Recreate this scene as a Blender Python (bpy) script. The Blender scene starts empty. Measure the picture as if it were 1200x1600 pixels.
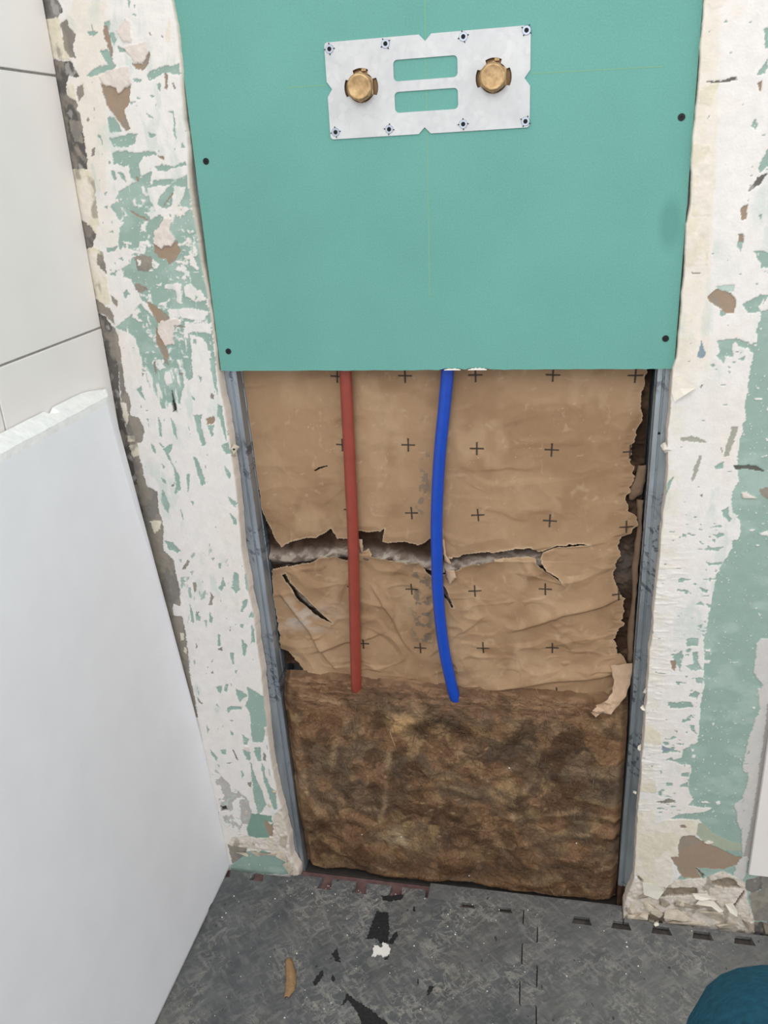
import bpy, bmesh, math, random
import numpy as np
from mathutils import Vector, Matrix

S = bpy.context.scene
COL = S.collection
# ---------------------------------------------------------------- camera, world, lights, exposure
cam_d = bpy.data.cameras.new('camera')
cam = bpy.data.objects.new('camera', cam_d); COL.objects.link(cam)
cam_d.sensor_fit = 'HORIZONTAL'; cam_d.sensor_width = 36.0; cam_d.lens = 36.0*1331.31/1200
cam_d.clip_start = 0.02
_r = Vector((.97879332, .19816201, -.05191781)); _u = Vector((-.02912388, .38548135, .92225589)); _f = Vector((-.20276943, .90118585, -.38307782))
m = Matrix((_r, _u, -_f)).transposed().to_4x4(); m.translation = Vector((.4008, -1.0545, 1.1375))
cam.matrix_world = m
S.camera = cam
W = bpy.data.worlds.new('room_light'); S.world = W; W.use_nodes = True
W.node_tree.nodes['Background'].inputs[0].default_value = (.985, .995, 1.0, 1)
W.node_tree.nodes['Background'].inputs[1].default_value = 1.14
def area(name, loc, target, sx, sy, power, col=(1, 1, 1)):
    d = bpy.data.lights.new(name, 'AREA'); d.shape = 'RECTANGLE'; d.size = sx; d.size_y = sy; d.energy = power; d.color = col
    o = bpy.data.objects.new(name, d); COL.objects.link(o); o.location = loc
    o.rotation_euler = (Vector(target)-Vector(loc)).to_track_quat('-Z', 'Y').to_euler(); return o
area('ceiling_light', (-.02, -2.0, 2.3), (.1, -.1, .55), 1.0, 1.0, 9, (1, .985, .96))
S.view_settings.view_transform = 'Standard'; S.view_settings.look = 'None'
S.view_settings.gamma = 1; S.view_settings.use_curve_mapping = False
S.view_settings.exposure = 0.42

# ---------------------------------------------------------------- helpers
def lin(c):
    return tuple(((v/255)/12.92 if v/255 <= .04045 else ((v/255+.055)/1.055)**2.4) for v in c)
def L4(c): return (*lin(c), 1)
def tag(o, label=None, cat=None, group=None, kind=None):
    if label: o['label'] = label
    if cat: o['category'] = cat
    if group: o['group'] = group
    if kind: o['kind'] = kind
    return o
def empty(name, loc, label, cat, group=None):
    o = bpy.data.objects.new(name, None); COL.objects.link(o); o.location = loc; o.empty_display_size = .02
    bpy.context.view_layer.update()
    return tag(o, label, cat, group)
def link(name, me, mat=None, parent=None):
    o = bpy.data.objects.new(name, me); COL.objects.link(o)
    if mat is not None:
        for q in (mat if isinstance(mat, (list, tuple)) else [mat]): me.materials.append(q)
    if parent is not None:
        o.parent = parent
        # geometry is written in world coordinates: keep it there
        w = Matrix.Translation(parent.location) if parent.parent is None else Matrix.Translation(parent.location+parent.parent.location)
        if parent.type == 'EMPTY': o.matrix_parent_inverse = w.inverted()
    return o
def npmesh(name, V, F, cols=None, smooth=True):
    me = bpy.data.meshes.new(name); V = np.ascontiguousarray(V, np.float32); F = np.ascontiguousarray(F, np.int32)
    k = F.shape[1]; n = len(F)
    me.vertices.add(len(V)); me.vertices.foreach_set('co', V.ravel())
    me.loops.add(n*k); me.loops.foreach_set('vertex_index', F.ravel())
    me.polygons.add(n); me.polygons.foreach_set('loop_start', np.arange(0, n*k, k, dtype=np.int32))
    if smooth: me.polygons.foreach_set('use_smooth', np.ones(n, bool))
    me.update(calc_edges=True); me.validate()
    if cols is not None:
        a = me.color_attributes.new('tint', 'FLOAT_COLOR', 'POINT')
        c = np.ones((len(V), 4), np.float32); c[:, :3] = cols; a.data.foreach_set('color', c.ravel())
    return me
def pym(name, V, F, smooth=False):
    me = bpy.data.meshes.new(name); me.from_pydata([tuple(v) for v in V], [], F); me.update()
    if smooth: me.polygons.foreach_set('use_smooth', [True]*len(F))
    return me
def bmm(name, bm, smooth=False):
    me = bpy.data.meshes.new(name); bmesh.ops.recalc_face_normals(bm, faces=bm.faces); bm.to_mesh(me); bm.free()
    if smooth: me.polygons.foreach_set('use_smooth', [True]*len(me.polygons))
    return me
def grid_faces(nr, nc, off=0):
    i = np.arange(nr-1)[:, None]*nc+np.arange(nc-1)[None, :]+off
    return np.stack([i, i+1, i+nc+1, i+nc], -1).reshape(-1, 4)
_T = np.random.RandomState(7).rand(16, 256, 256).astype(np.float32)
def vn(x, y, seed=0):
    x = np.asarray(x, float); y = np.asarray(y, float)
    xi = np.floor(x).astype(int); yi = np.floor(y).astype(int); fx = x-xi; fy = y-yi
    fx = fx*fx*(3-2*fx); fy = fy*fy*(3-2*fy); t = _T[seed % 16]
    a = t[yi & 255, xi & 255]; b = t[yi & 255, (xi+1) & 255]; c = t[(yi+1) & 255, xi & 255]; d = t[(yi+1) & 255, (xi+1) & 255]
    return (a*(1-fx)+b*fx)*(1-fy)+(c*(1-fx)+d*fx)*fy
def fbm(x, y, seed=0, octv=4, gain=.5):
    s = 0; a = 1; n = 0
    for k in range(octv):
        s = s+a*vn(x*2**k+17.3*k, y*2**k+9.1*k, seed+k); n += a; a *= gain
    return s/n
def ridge(x, y, seed=0, octv=3):
    s = 0; a = 1; n = 0
    for k in range(octv):
        s = s+a*(1-np.abs(2*vn(x*2**k+5.7*k, y*2**k+3.3*k, seed+k)-1)); n += a; a *= .5
    return s/n
def inpoly(px, py, P):
    r = np.zeros(px.shape, bool); n = len(P); j = n-1
    for i in range(n):
        xi, yi = P[i]; xj, yj = P[j]
        if yi != yj:
            c = ((yi > py) != (yj > py)) & (px < (xj-xi)*(py-yi)/(yj-yi)+xi)
            r ^= c
        j = i
    return r
def polydist(px, py, P, closed=True):
    d = np.full(px.shape, 1e9)
    n = len(P)
    for i in range(n if closed else n-1):
        ax, ay = P[i]; bx, by = P[(i+1) % n]; ux, uy = bx-ax, by-ay; q = ux*ux+uy*uy+1e-12
        t = np.clip(((px-ax)*ux+(py-ay)*uy)/q, 0, 1); d = np.minimum(d, np.hypot(px-ax-t*ux, py-ay-t*uy))
    return d
def sstep(a, b, x):
    t = np.clip((x-a)/(b-a), 0, 1); return t*t*(3-2*t)
def mix(c1, c2, t): return c1*(1-t[..., None])+np.asarray(c2)*t[..., None]

# ---------------------------------------------------------------- materials
def mat(name, col=(200, 200, 200), rough=.6, metal=0., spec=.5):
    m = bpy.data.materials.new(name); m.use_nodes = True; b = m.node_tree.nodes['Principled BSDF']
    b.inputs['Base Color'].default_value = L4(col); b.inputs['Roughness'].default_value = rough
    b.inputs['Metallic'].default_value = metal; b.inputs['Specular IOR Level'].default_value = spec
    return m
class NT:
    def __init__(s, m): s.m = m; s.t = m.node_tree; s.b = s.t.nodes['Principled BSDF']
    def n(s, k, **kw):
        o = s.t.nodes.new(k)
        for a, v in kw.items(): setattr(o, a, v)
        return o
    def l(s, a, b): s.t.links.new(a, b)
    def coord(s, scale=(1, 1, 1), rot=(0, 0, 0)):
        c = s.n('ShaderNodeTexCoord'); r = s.n('ShaderNodeMapping'); m = s.n('ShaderNodeMapping'); m.inputs['Scale'].default_value = scale; r.inputs['Rotation'].default_value = rot
        s.l(c.outputs['Object'], r.inputs['Vector']); s.l(r.outputs[0], m.inputs['Vector']); return m.outputs[0]
    def noise(s, scale, detail=4, vec=None, rough=.55, dist=0):
        o = s.n('ShaderNodeTexNoise'); o.inputs['Scale'].default_value = scale; o.inputs['Detail'].default_value = detail
        o.inputs['Roughness'].default_value = rough; o.inputs['Distortion'].default_value = dist
        s.l(vec if vec is not None else s.coord(), o.inputs['Vector']); return o.outputs['Fac']
    def ramp(s, fac, stops):
        o = s.n('ShaderNodeValToRGB'); e = o.color_ramp.elements
        while len(e) < len(stops): e.new(.5)
        for k, (p, c) in enumerate(stops): e[k].position = p; e[k].color = c if len(c) == 4 else (*c, 1)
        s.l(fac, o.inputs[0]); return o.outputs[0]
    def mixc(s, fac, a, b, mode='MIX'):
        o = s.n('ShaderNodeMix', data_type='RGBA', blend_type=mode)
        for i, v in ((0, fac), (6, a), (7, b)):
            if isinstance(v, (int, float)): o.inputs[i].default_value = v
            elif isinstance(v, tuple): o.inputs[i].default_value = v
            else: s.l(v, o.inputs[i])
        return o.outputs[2]
    def math(s, op, a, b=None, clamp=False):
        o = s.n('ShaderNodeMath', operation=op, use_clamp=clamp)
        for i, v in ((0, a), (1, b)):
            if v is None: continue
            if isinstance(v, (int, float)): o.inputs[i].default_value = v
            else: s.l(v, o.inputs[i])
        return o.outputs[0]
    def bump(s, h, dist=.001, strength=1.):
        o = s.n('ShaderNodeBump'); o.inputs['Distance'].default_value = dist; o.inputs['Strength'].default_value = strength
        s.l(h, o.inputs['Height']); s.l(o.outputs[0], s.b.inputs['Normal'])
    def base(s, c): s.l(c, s.b.inputs['Base Color'])
g = lambda v: (v, v, v, 1)

def mottled(name, col, amt=.06, scale=40, rough=.6, bump=.0003, bscale=300, metal=0., spec=.5):
    m = mat(name, col, rough, metal, spec); t = NT(m)
    n = t.noise(scale, 6); c = L4(col)
    t.base(t.ramp(n, [(.3, tuple(v*(1-amt*2) for v in c[:3])), (.7, tuple(min(1, v*(1+amt*2)) for v in c[:3]))]))
    if bump: t.bump(t.noise(bscale, 4), bump)
    return m
def tinted(name, rough=.8, bscale=350, bump=.0004, amt=.08, spec=.3):
    m = mat(name, (200, 200, 200), rough, 0, spec); t = NT(m)
    a = t.n('ShaderNodeAttribute', attribute_name='tint')
    n = t.noise(90, 6)
    t.base(t.mixc(1., a.outputs['Color'], t.ramp(n, [(.25, g(1-amt)), (.75, g(1+amt*.3))]), 'MULTIPLY'))
    t.bump(t.noise(bscale, 5), bump)
    return m
M = {}
M['wall'] = tinted('scraped_wall')
M['paper'] = tinted('kraft_paper', rough=.62, bscale=220, bump=.00025, amt=.07, spec=.35)
M['wool'] = tinted('mineral_wool', rough=.95, bscale=420, bump=.0009, amt=.16, spec=.1)
M['flap'] = mottled('torn_paper', (186, 157, 130), .06, 60, .7, .0006, 160)
M['wall_paper_back'] = mottled('kraft_back', (128, 104, 82), .08, 60, .8)
M['flake'] = mottled('paint_flake', (226, 219, 206), .03, 60, .7)
M['chunk'] = mottled('broken_gypsum', (196, 184, 166), .12, 80, .9, .0008, 250)
M['chunk_dark'] = mottled('dirty_gypsum', (150, 138, 122), .14, 80, .9, .0008, 250)
M['white'] = mat('white_gypsum', (236, 233, 226), .85)
M['old_board'] = mottled('old_green_board', (150, 178, 166), .04, 12, .85, .0002, 200)
M['grout'] = mottled('grout', (150, 147, 142), .06, 120, .9)
M['tile'] = mottled('tile_glaze', (236, 230, 226), .012, 9, .38, .00006, 25)
M['panel'] = mottled('white_panel', (238, 238, 242), .012, 14, .55, .00006, 160)
M['panel_edge'] = mottled('white_panel_edge', (234, 233, 231), .03, 90, .8, .0012, 140)
M['red'] = mottled('red_plastic', (146, 62, 48), .05, 60, .42, .0001, 200)
M['blue'] = mottled('blue_plastic', (16, 70, 178), .05, 60, .34, .0001, 200)
M['black'] = mat('black_phosphate', (24, 25, 30), .45, .3)
M['dark'] = mat('dark_recess', (10, 10, 14), .8)
M['floor'] = mottled('floor_membrane', (118, 88, 84), .2, 60, .8, .0006, 200)
tf = NT(M['floor']); tcf = tf.n('ShaderNodeTexCoord'); sxf = tf.n('ShaderNodeSeparateXYZ'); tf.l(tcf.outputs['Object'], sxf.inputs[0])
tf.base(tf.mixc(tf.ramp(sxf.outputs['X'], [(.20, g(0)), (.30, g(1))]), tf.ramp(tf.noise(60, 6), [(.3, L4((96, 70, 68))), (.7, L4((132, 102, 98)))]), tf.ramp(tf.noise(60, 6), [(.3, L4((58, 52, 49))), (.7, L4((92, 84, 78)))])))
M['teal'] = mottled('teal_cloth', (32, 78, 97), .12, 160, .95, .0006, 900, spec=.15)
M['scrap'] = mottled('kraft_scrap', (152, 120, 86), .12, 140, .8)
M['silver'] = mat('zinc_ring', (176, 184, 198), .3, .9)
M['pencil'] = mat('pencil_mark', (122, 170, 138), .9)
M['shoe'] = mottled('dark_rubber', (40, 42, 46), .08, 60, .7)
M['wood'] = mottled('splinter_wood', (205, 180, 140), .08, 200, .8)
def m_board():
    m = mat('green_board', (120, 190, 174), .85, 0, .25); t = NT(m)
    n = t.noise(7, 6); f = t.noise(500, 3)
    c = t.ramp(n, [(.3, L4((103, 160, 150))), (.7, L4((111, 170, 161)))])
    c = t.mixc(.35, c, t.ramp(f, [(.3, L4((96, 153, 143))), (.7, L4((120, 178, 169)))]))
    # a dark thumb smear near the right edge and faint scuffs
    tc = t.n('ShaderNodeTexCoord'); v = t.n('ShaderNodeMapping'); v.inputs['Location'].default_value = (-.512, 0, -1.052); t.l(tc.outputs['Object'], v.inputs[0])
    r = t.n('ShaderNodeMapping'); r.inputs['Rotation'].default_value = (0, .18, 0); r.inputs['Scale'].default_value = (75, 1, 32); t.l(v.outputs[0], r.inputs[0])
    ln = t.n('ShaderNodeVectorMath', operation='LENGTH'); t.l(r.outputs[0], ln.inputs[0])
    sm = t.math('MULTIPLY', t.math('SUBTRACT', 1.15, ln.outputs['Value'], True), 1.6, True)
    c = t.mixc(t.math('MULTIPLY', sm, .5), c, L4((84, 138, 128)))
    sc = t.ramp(t.noise(38, 3, t.coord((3, 1, .6))), [(.66, g(0)), (.74, g(1))])
    c = t.mixc(t.math('MULTIPLY', sc, .16), c, L4((92, 150, 138)))
    t.base(c); t.bump(t.noise(420, 3), .00012); return m
M['board'] = m_board()
def m_steel(name, col, dark, prints=True, rusty=0.):
    m = mat(name, col, .38, .72); t = NT(m)
    n = t.noise(12, 5, t.coord((4, 1, .6)))
    c = t.ramp(n, [(.3, L4(tuple(v*.86 for v in col))), (.7, L4(tuple(min(255, v*1.08) for v in col)))])
    if prints:
        p = t.noise(120, 3, t.coord((1, .2, .55), (0, .5, 0)), .6, 1.2); q = t.noise(9, 2, t.coord((.3, .3, 1)))
        s = t.math('MULTIPLY', t.ramp(p, [(.53, g(0)), (.60, g(1))]), t.ramp(q, [(.50, g(0)), (.56, g(1))]))
        c = t.mixc(t.math('MULTIPLY', s, .72), c, L4(dark))
    if rusty:
        tc = t.n('ShaderNodeTexCoord'); sp = t.n('ShaderNodeSeparateXYZ'); t.l(tc.outputs['Object'], sp.inputs[0])
        k = t.math('LESS_THAN', t.math('ADD', sp.outputs['Z'], t.math('MULTIPLY', t.noise(60, 3), .02)), rusty)
        c = t.mixc(k, c, t.ramp(t.noise(90, 4), [(.3, L4((70, 50, 42))), (.7, L4((112, 84, 70)))]))
    t.base(c); t.l(t.ramp(t.noise(30, 4), [(.3, g(.34)), (.7, g(.55))]), t.b.inputs['Roughness']); t.bump(t.noise(60, 3, t.coord((6, 1, .4))), .0001); return m
M['steel_l'] = m_steel('galvanised_steel', (162, 171, 180), (70, 76, 92))
M['steel_r'] = m_steel('galvanised_steel_stained', (170, 179, 185), (78, 84, 94), True, .060)
M['track'] = mottled('dull_track', (66, 62, 58), .1, 60, .6, .0002, 200, .4)
def m_plate():
    m = mat('zinc_plate', (222, 224, 226), .5, .25); t = NT(m)
    v = t.n('ShaderNodeTexVoronoi'); v.inputs['Scale'].default_value = 170; t.l(t.coord(), v.inputs['Vector'])
    c = t.mixc(.25, t.ramp(t.noise(22, 6), [(.3, L4((190, 192, 194))), (.7, L4((212, 213, 214)))]), t.ramp(v.outputs['Color'], [(0, L4((184, 187, 190))), (1, L4((222, 222, 223)))]))
    t.base(c); return m
M['plate'] = m_plate()
def m_brass():
    m = mat('dull_brass', (190, 150, 96), .42, .75); t = NT(m)
    t.base(t.ramp(t.noise(160, 5), [(.3, L4((150, 122, 86))), (.55, L4((182, 152, 112))), (.75, L4((200, 172, 132)))])); t.bump(t.noise(500, 3), .0001); return m
M['brass'] = m_brass()
M['brass_dark'] = mottled('brown_brass', (132, 104, 74), .08, 120, .5, .0001, 300, .5)

LEFT_PATCHES=[
('WC',[(-169.8,1325.2),(-128.7,1321.9),(-168.5,1116.4),(-209.5,1118.2),(-185.9,1191.8),(-178.8,1245.2),(-177.4,1275.2),(-181.1,1307.9)]),
('GY',[(-218.0,1333.6),(-190.5,1331.3),(-184.4,1315.0),(-199.0,1306.2),(-204.2,1300.4),(-214.7,1305.9)]),
('CR',[(-214.0,1308.9),(-190.3,1310.1),(-191.4,1296.4),(-191.8,1280.9),(-186.1,1271.1),(-185.5,1264.8),(-209.5,1268.0),(-215.2,1295.1)]),
('TP',[(-192.0,1302.6),(-182.2,1307.2),(-179.6,1297.0),(-174.4,1289.7),(-181.6,1273.9),(-178.6,1265.1),(-185.2,1266.3),(-192.8,1276.3),(-190.1,1293.2)]),
('DK',[(-219.6,1267.1),(-186.8,1263.3),(-178.2,1246.0),(-191.1,1247.7),(-198.1,1238.5),(-198.5,1227.1),(-188.1,1220.0),(-185.9,1191.8),(-185.7,1173.3),(-188.6,1144.4),(-218.5,1144.2),(-222.0,1175.3),(-219.8,1221.9)]),
('CR',[(-196.7,1240.0),(-186.0,1239.3),(-188.1,1220.0),(-196.5,1227.0)]),
('TP',[(-183.5,1236.7),(-174.8,1237.8),(-177.9,1225.8),(-184.5,1218.1),(-185.7,1226.3)]),
('TP',[(-202.1,1201.1),(-186.9,1196.8),(-187.7,1173.4),(-195.4,1175.5),(-202.7,1184.4)]),
('TP',[(-175.8,1202.0),(-174.3,1199.4),(-177.4,1196.3),(-178.8,1198.9)]),
('TP',[(-176.9,1166.9),(-172.7,1167.6),(-175.4,1159.2),(-180.7,1157.8)]),
('TP',[(-202.8,1169.2),(-196.8,1168.8),(-188.1,1156.5),(-190.5,1149.7),(-196.9,1158.6)]),
('CR',[(-216.4,1144.1),(-193.6,1144.7),(-182.3,1139.8),(-183.8,1117.0),(-218.8,1118.6)]),
('GR',[(-159.3,1292.4),(-144.9,1292.1),(-150.7,1287.2),(-158.3,1287.8)]),
('GR',[(-136.7,1299.9),(-127.9,1301.5),(-130.7,1291.8),(-136.0,1293.8)]),
('GR',[(-131.3,1288.8),(-125.3,1289.9),(-123.3,1280.6),(-127.9,1276.3),(-130.5,1282.6)]),
('GR',[(-137.0,1273.8),(-130.8,1260.9),(-131.1,1254.7),(-137.7,1255.2),(-146.5,1269.9),(-148.1,1271.5)]),
('GR',[(-124.2,1276.0),(-113.7,1270.6),(-110.5,1267.3),(-121.8,1268.1)]),
('GR',[(-170.5,1247.1),(-151.1,1256.1),(-127.9,1256.0),(-132.9,1250.1),(-152.7,1248.3),(-163.3,1244.2)]),
('GR',[(-150.4,1199.7),(-142.3,1200.8),(-133.6,1183.8),(-151.6,1183.2)]),
('GR',[(-92.0,1242.6),(-75.7,1249.3),(-49.2,1250.6),(-49.9,1239.8),(-69.2,1242.7),(-89.3,1236.1)]),
('GR',[(-109.6,1240.6),(-98.5,1238.3),(-100.9,1235.3),(-108.4,1236.6)]),
('GR',[(-152.9,1176.6),(-134.4,1179.7),(-114.4,1181.1),(-120.3,1169.8),(-128.9,1166.1),(-148.7,1167.1)]),
('GR',[(-108.5,1219.9),(-102.4,1216.3),(-108.0,1216.9)]),
('GR',[(-91.1,1220.4),(-84.4,1220.0),(-88.6,1217.8)]),
('GR',[(-118.9,1215.7),(-110.4,1214.4),(-116.6,1212.3)]),
('GR',[(-99.0,1202.3),(-91.3,1196.2),(-96.8,1198.1)]),
('GR',[(-100.7,1181.2),(-90.6,1177.3),(-96.0,1174.3),(-100.5,1176.2)]),
('GR',[(-71.8,1203.1),(-63.4,1201.8),(-64.7,1181.6),(-64.6,1170.1),(-67.4,1176.8),(-65.0,1197.9)]),
('GR',[(-151.8,1161.4),(-137.6,1162.3),(-122.1,1159.8),(-94.6,1159.2),(-91.4,1154.9),(-111.2,1154.2),(-116.3,1147.7),(-140.7,1145.5),(-152.3,1147.8)]),
('GR',[(-132.1,1148.5),(-117.4,1152.8),(-119.0,1132.5),(-102.3,1136.8),(-108.6,1123.4),(-120.8,1122.2),(-133.2,1131.4)]),
('GR',[(-99.5,1141.8),(-87.2,1144.6),(-74.1,1140.5),(-56.6,1146.4),(-56.3,1142.2),(-84.5,1136.8),(-94.3,1137.3)]),
('GR',[(-58.1,1168.1),(-55.3,1161.3),(-61.0,1161.6)]),
('GR',[(-72.6,1125.2),(-57.9,1131.3),(-59.0,1110.8),(-82.6,1111.9)]),
('GR',[(-157.6,1141.2),(-152.0,1139.2),(-151.6,1130.6),(-155.9,1129.0)]),
('GR',[(-148.0,1139.0),(-140.3,1136.9),(-138.2,1126.5),(-143.5,1130.2)]),
('GR',[(-99.7,1306.1),(-92.5,1304.8),(-96.5,1303.2)]),
('GR',[(-80.4,1232.4),(-75.7,1232.1),(-77.6,1224.3),(-80.5,1226.1)]),
('GR',[(-102.8,1319.8),(-98.2,1319.4),(-102.6,1310.8)]),
('GR',[(-95.4,1314.7),(-92.6,1314.5),(-95.2,1310.2)]),
('BR',[(-137.2,1297.7),(-132.5,1297.3),(-130.8,1281.1),(-131.2,1264.1),(-134.2,1263.5),(-136.1,1278.4),(-140.0,1283.3)]),
('BR',[(-108.7,1256.3),(-95.8,1253.8),(-83.5,1270.0),(-86.6,1257.9),(-95.0,1247.5),(-104.1,1249.7)]),
('BR',[(-152.9,1237.1),(-134.6,1231.1),(-130.0,1224.4),(-123.0,1230.4),(-113.6,1234.6),(-120.5,1212.6),(-127.5,1206.5),(-123.5,1184.9),(-129.7,1183.6),(-149.5,1214.3)]),
('BR',[(-69.2,1242.7),(-65.8,1240.9),(-67.9,1225.3),(-71.0,1226.2)]),
('BR',[(-61.4,1232.7),(-58.8,1231.0),(-57.0,1224.6),(-58.9,1224.7)]),
('BR',[(-92.4,1154.9),(-83.9,1152.8),(-84.6,1148.7),(-89.2,1150.6)]),
('BR',[(-126.0,1132.8),(-121.3,1130.9),(-122.9,1124.1),(-126.2,1125.9)]),
('BR',[(-81.8,1285.9),(-79.1,1282.7),(-80.9,1283.5)]),
('BR',[(-66.6,1281.7),(-64.3,1278.5),(-66.0,1279.4)]),
('FL',[(-108.2,1300.7),(-103.2,1297.3),(-104.2,1276.1),(-116.1,1278.5),(-120.3,1286.5),(-123.2,1291.3)]),
('FL',[(-115.3,1272.3),(-86.1,1277.1),(-85.0,1267.0),(-95.5,1255.4),(-104.8,1256.8)]),
('FL',[(-153.3,1245.1),(-136.7,1250.4),(-113.0,1253.5),(-112.3,1236.1),(-123.0,1230.4),(-130.0,1224.4),(-134.6,1231.1),(-149.1,1236.9)]),
('YS',[(-54.7,1298.1),(-53.4,1289.0),(-57.6,1274.2),(-62.4,1273.1),(-62.1,1280.6),(-57.9,1289.4)]),
('GM',[(-166.2,1098.7),(-149.4,1117.6),(-125.3,1126.1),(-60.5,1127.9),(-57.7,1110.3),(-54.6,1056.4),(-50.3,981.2),(-52.0,913.1),(-53.6,887.2),(-159.5,887.6),(-156.5,904.7),(-163.0,936.4),(-187.1,947.8),(-162.1,963.8),(-143.1,981.4),(-153.7,1009.9),(-184.1,1015.9),(-150.3,1028.9),(-164.2,1048.2),(-156.1,1081.7)]),
('CR',[(-218.6,1133.7),(-181.6,1132.0),(-185.4,1079.5),(-193.8,1066.3),(-196.0,1074.8),(-217.2,1085.7)]),
('DK',[(-221.1,1085.9),(-209.5,1085.4),(-197.6,1076.5),(-191.9,1066.2),(-201.5,1047.7),(-217.5,1046.5)]),
('CR',[(-215.6,1046.4),(-198.8,1051.1),(-186.2,1045.5),(-188.5,993.1),(-189.2,978.7),(-208.0,975.5),(-216.1,1015.0)]),
('TP',[(-194.5,1043.2),(-188.2,1040.4),(-186.0,1016.0),(-198.4,1028.6)]),
('TP',[(-208.8,986.3),(-195.9,975.3),(-190.3,973.3),(-186.7,966.0),(-188.4,951.5),(-200.0,964.5),(-217.1,970.2)]),
('TP',[(-186.8,991.2),(-177.6,982.1),(-180.3,973.2),(-185.9,980.5)]),
('DK',[(-219.1,970.3),(-198.4,962.6),(-191.8,949.7),(-188.6,923.7),(-194.3,887.8),(-221.2,887.9)]),
('TP',[(-191.8,949.7),(-188.1,947.8),(-185.2,914.3),(-189.1,887.8),(-194.3,887.8)]),
('W',[(-111.6,1119.1),(-81.7,1120.9),(-94.5,1110.3),(-106.4,1094.6),(-112.2,1104.6)]),
('W',[(-76.2,1120.7),(-62.2,1116.9),(-65.7,1105.8),(-78.9,1091.8),(-85.7,1072.4),(-86.8,1088.9)]),
('W',[(-108.5,1001.8),(-85.2,1002.9),(-87.3,976.7),(-94.8,978.6),(-94.2,994.4),(-109.3,996.5)]),
('W',[(-82.0,999.4),(-71.9,1002.6),(-57.4,984.9),(-52.2,981.3),(-67.9,978.1),(-81.9,987.2)]),
('W',[(-111.7,970.1),(-78.5,971.2),(-50.6,965.4),(-61.7,954.9),(-80.7,957.0),(-107.1,961.9)]),
('W',[(-87.6,949.9),(-50.6,951.1),(-52.6,936.8),(-73.4,940.7),(-87.5,937.2)]),
('W',[(-83.6,937.2),(-65.0,931.5),(-55.9,913.1),(-61.4,887.2),(-89.1,887.3),(-83.3,913.4)]),
('W',[(-76.5,1035.3),(-64.7,1038.3),(-61.3,1029.7),(-75.0,1032.7)]),
('W',[(-88.6,1030.5),(-73.7,1028.4),(-71.9,1021.5),(-75.9,1026.8),(-87.2,1027.1)]),
('W',[(-122.3,1000.4),(-112.0,1003.6),(-112.6,1000.1)]),
('W',[(-122.2,1090.3),(-101.4,1091.1),(-100.1,1087.8),(-114.2,1081.7),(-117.1,1086.8)]),
('W',[(-156.9,1056.5),(-145.7,1054.4),(-146.2,1051.9),(-155.6,1053.1)]),
('W',[(-90.7,1010.9),(-86.2,1009.0),(-88.4,1007.4)]),
('GR',[(-78.9,929.9),(-75.0,929.8),(-75.9,923.4),(-79.7,924.4)]),
('GR',[(-60.5,922.3),(-54.4,924.1),(-55.6,915.0),(-60.5,915.0)]),
('GR',[(-168.7,992.6),(-162.0,996.9),(-158.2,990.6),(-166.1,985.4)]),
('GR',[(-176.8,1069.0),(-167.9,1070.1),(-168.4,1067.1)]),
('GR',[(-181.7,1048.8),(-163.6,1051.6),(-170.7,1045.0),(-180.7,1043.6)]),
('GR',[(-175.7,1099.1),(-169.9,1099.6),(-170.6,1095.9)]),
('GR',[(-167.6,1035.5),(-162.3,1037.9),(-160.3,1032.7)]),
('GR',[(-171.6,1115.3),(-166.6,1116.7),(-170.5,1111.2)]),
('GR',[(-68.5,986.9),(-65.0,985.0),(-68.4,981.6)]),
('BR',[(-115.3,1053.4),(-99.1,1047.8),(-83.0,1054.0),(-80.1,1042.2),(-88.6,1030.5),(-99.0,1024.9),(-103.2,1034.4),(-109.1,1032.9),(-115.3,1041.6)]),
('TP',[(-144.9,1037.4),(-132.8,1040.4),(-120.0,1036.6),(-122.3,1023.0),(-129.0,1017.9),(-142.2,1020.0)]),
('TP',[(-149.1,1002.8),(-141.1,1004.3),(-132.5,997.1),(-143.4,991.2),(-149.4,995.7)]),
('W',[(-141.3,1033.8),(-136.2,1032.0),(-137.8,1026.0),(-141.9,1027.0)]),
('BR',[(-139.2,981.3),(-126.4,975.7),(-107.6,959.2),(-112.3,953.9),(-126.4,952.3),(-131.8,966.9)]),
('BR',[(-130.6,950.6),(-128.5,939.6),(-119.3,923.0),(-118.1,911.8),(-119.6,896.9),(-123.9,900.7),(-132.3,928.6)]),
('BR',[(-140.5,1093.5),(-118.0,1081.9),(-120.1,1080.3),(-139.2,1090.2)]),
('BR',[(-79.3,1112.8),(-77.7,1111.2),(-93.2,1095.7),(-93.8,1097.3)]),
('BR',[(-103.4,948.4),(-88.0,947.2),(-90.2,945.4)]),
('FL',[(-102.2,1074.7),(-95.3,1082.7),(-87.2,1080.7),(-90.2,1067.6),(-84.6,1055.7),(-91.6,1047.6),(-98.8,1049.5),(-105.0,1046.3),(-115.3,1053.4),(-111.1,1066.7)]),
('FL',[(-126.4,952.3),(-107.9,957.4),(-95.9,959.0),(-91.4,950.0),(-103.4,948.4),(-107.2,924.7),(-119.3,923.0),(-128.5,939.6)]),
('DK',[(-224.2,906.6),(-193.2,906.4),(-198.8,852.4),(-198.5,805.2),(-194.3,752.1),(-194.0,687.8),(-194.2,618.3),(-218.9,865.1)]),
('TP',[(-193.2,906.4),(-186.6,906.3),(-189.0,869.2),(-184.3,846.1),(-187.7,826.9),(-175.0,822.7),(-170.5,803.3),(-178.1,785.8),(-183.8,785.7),(-184.6,768.0),(-183.6,747.8),(-181.3,720.6),(-166.2,714.1),(-169.3,688.5),(-167.7,676.9),(-166.2,658.0),(-172.5,619.2),(-194.2,618.3),(-196.0,743.1),(-198.7,829.0)]),
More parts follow.
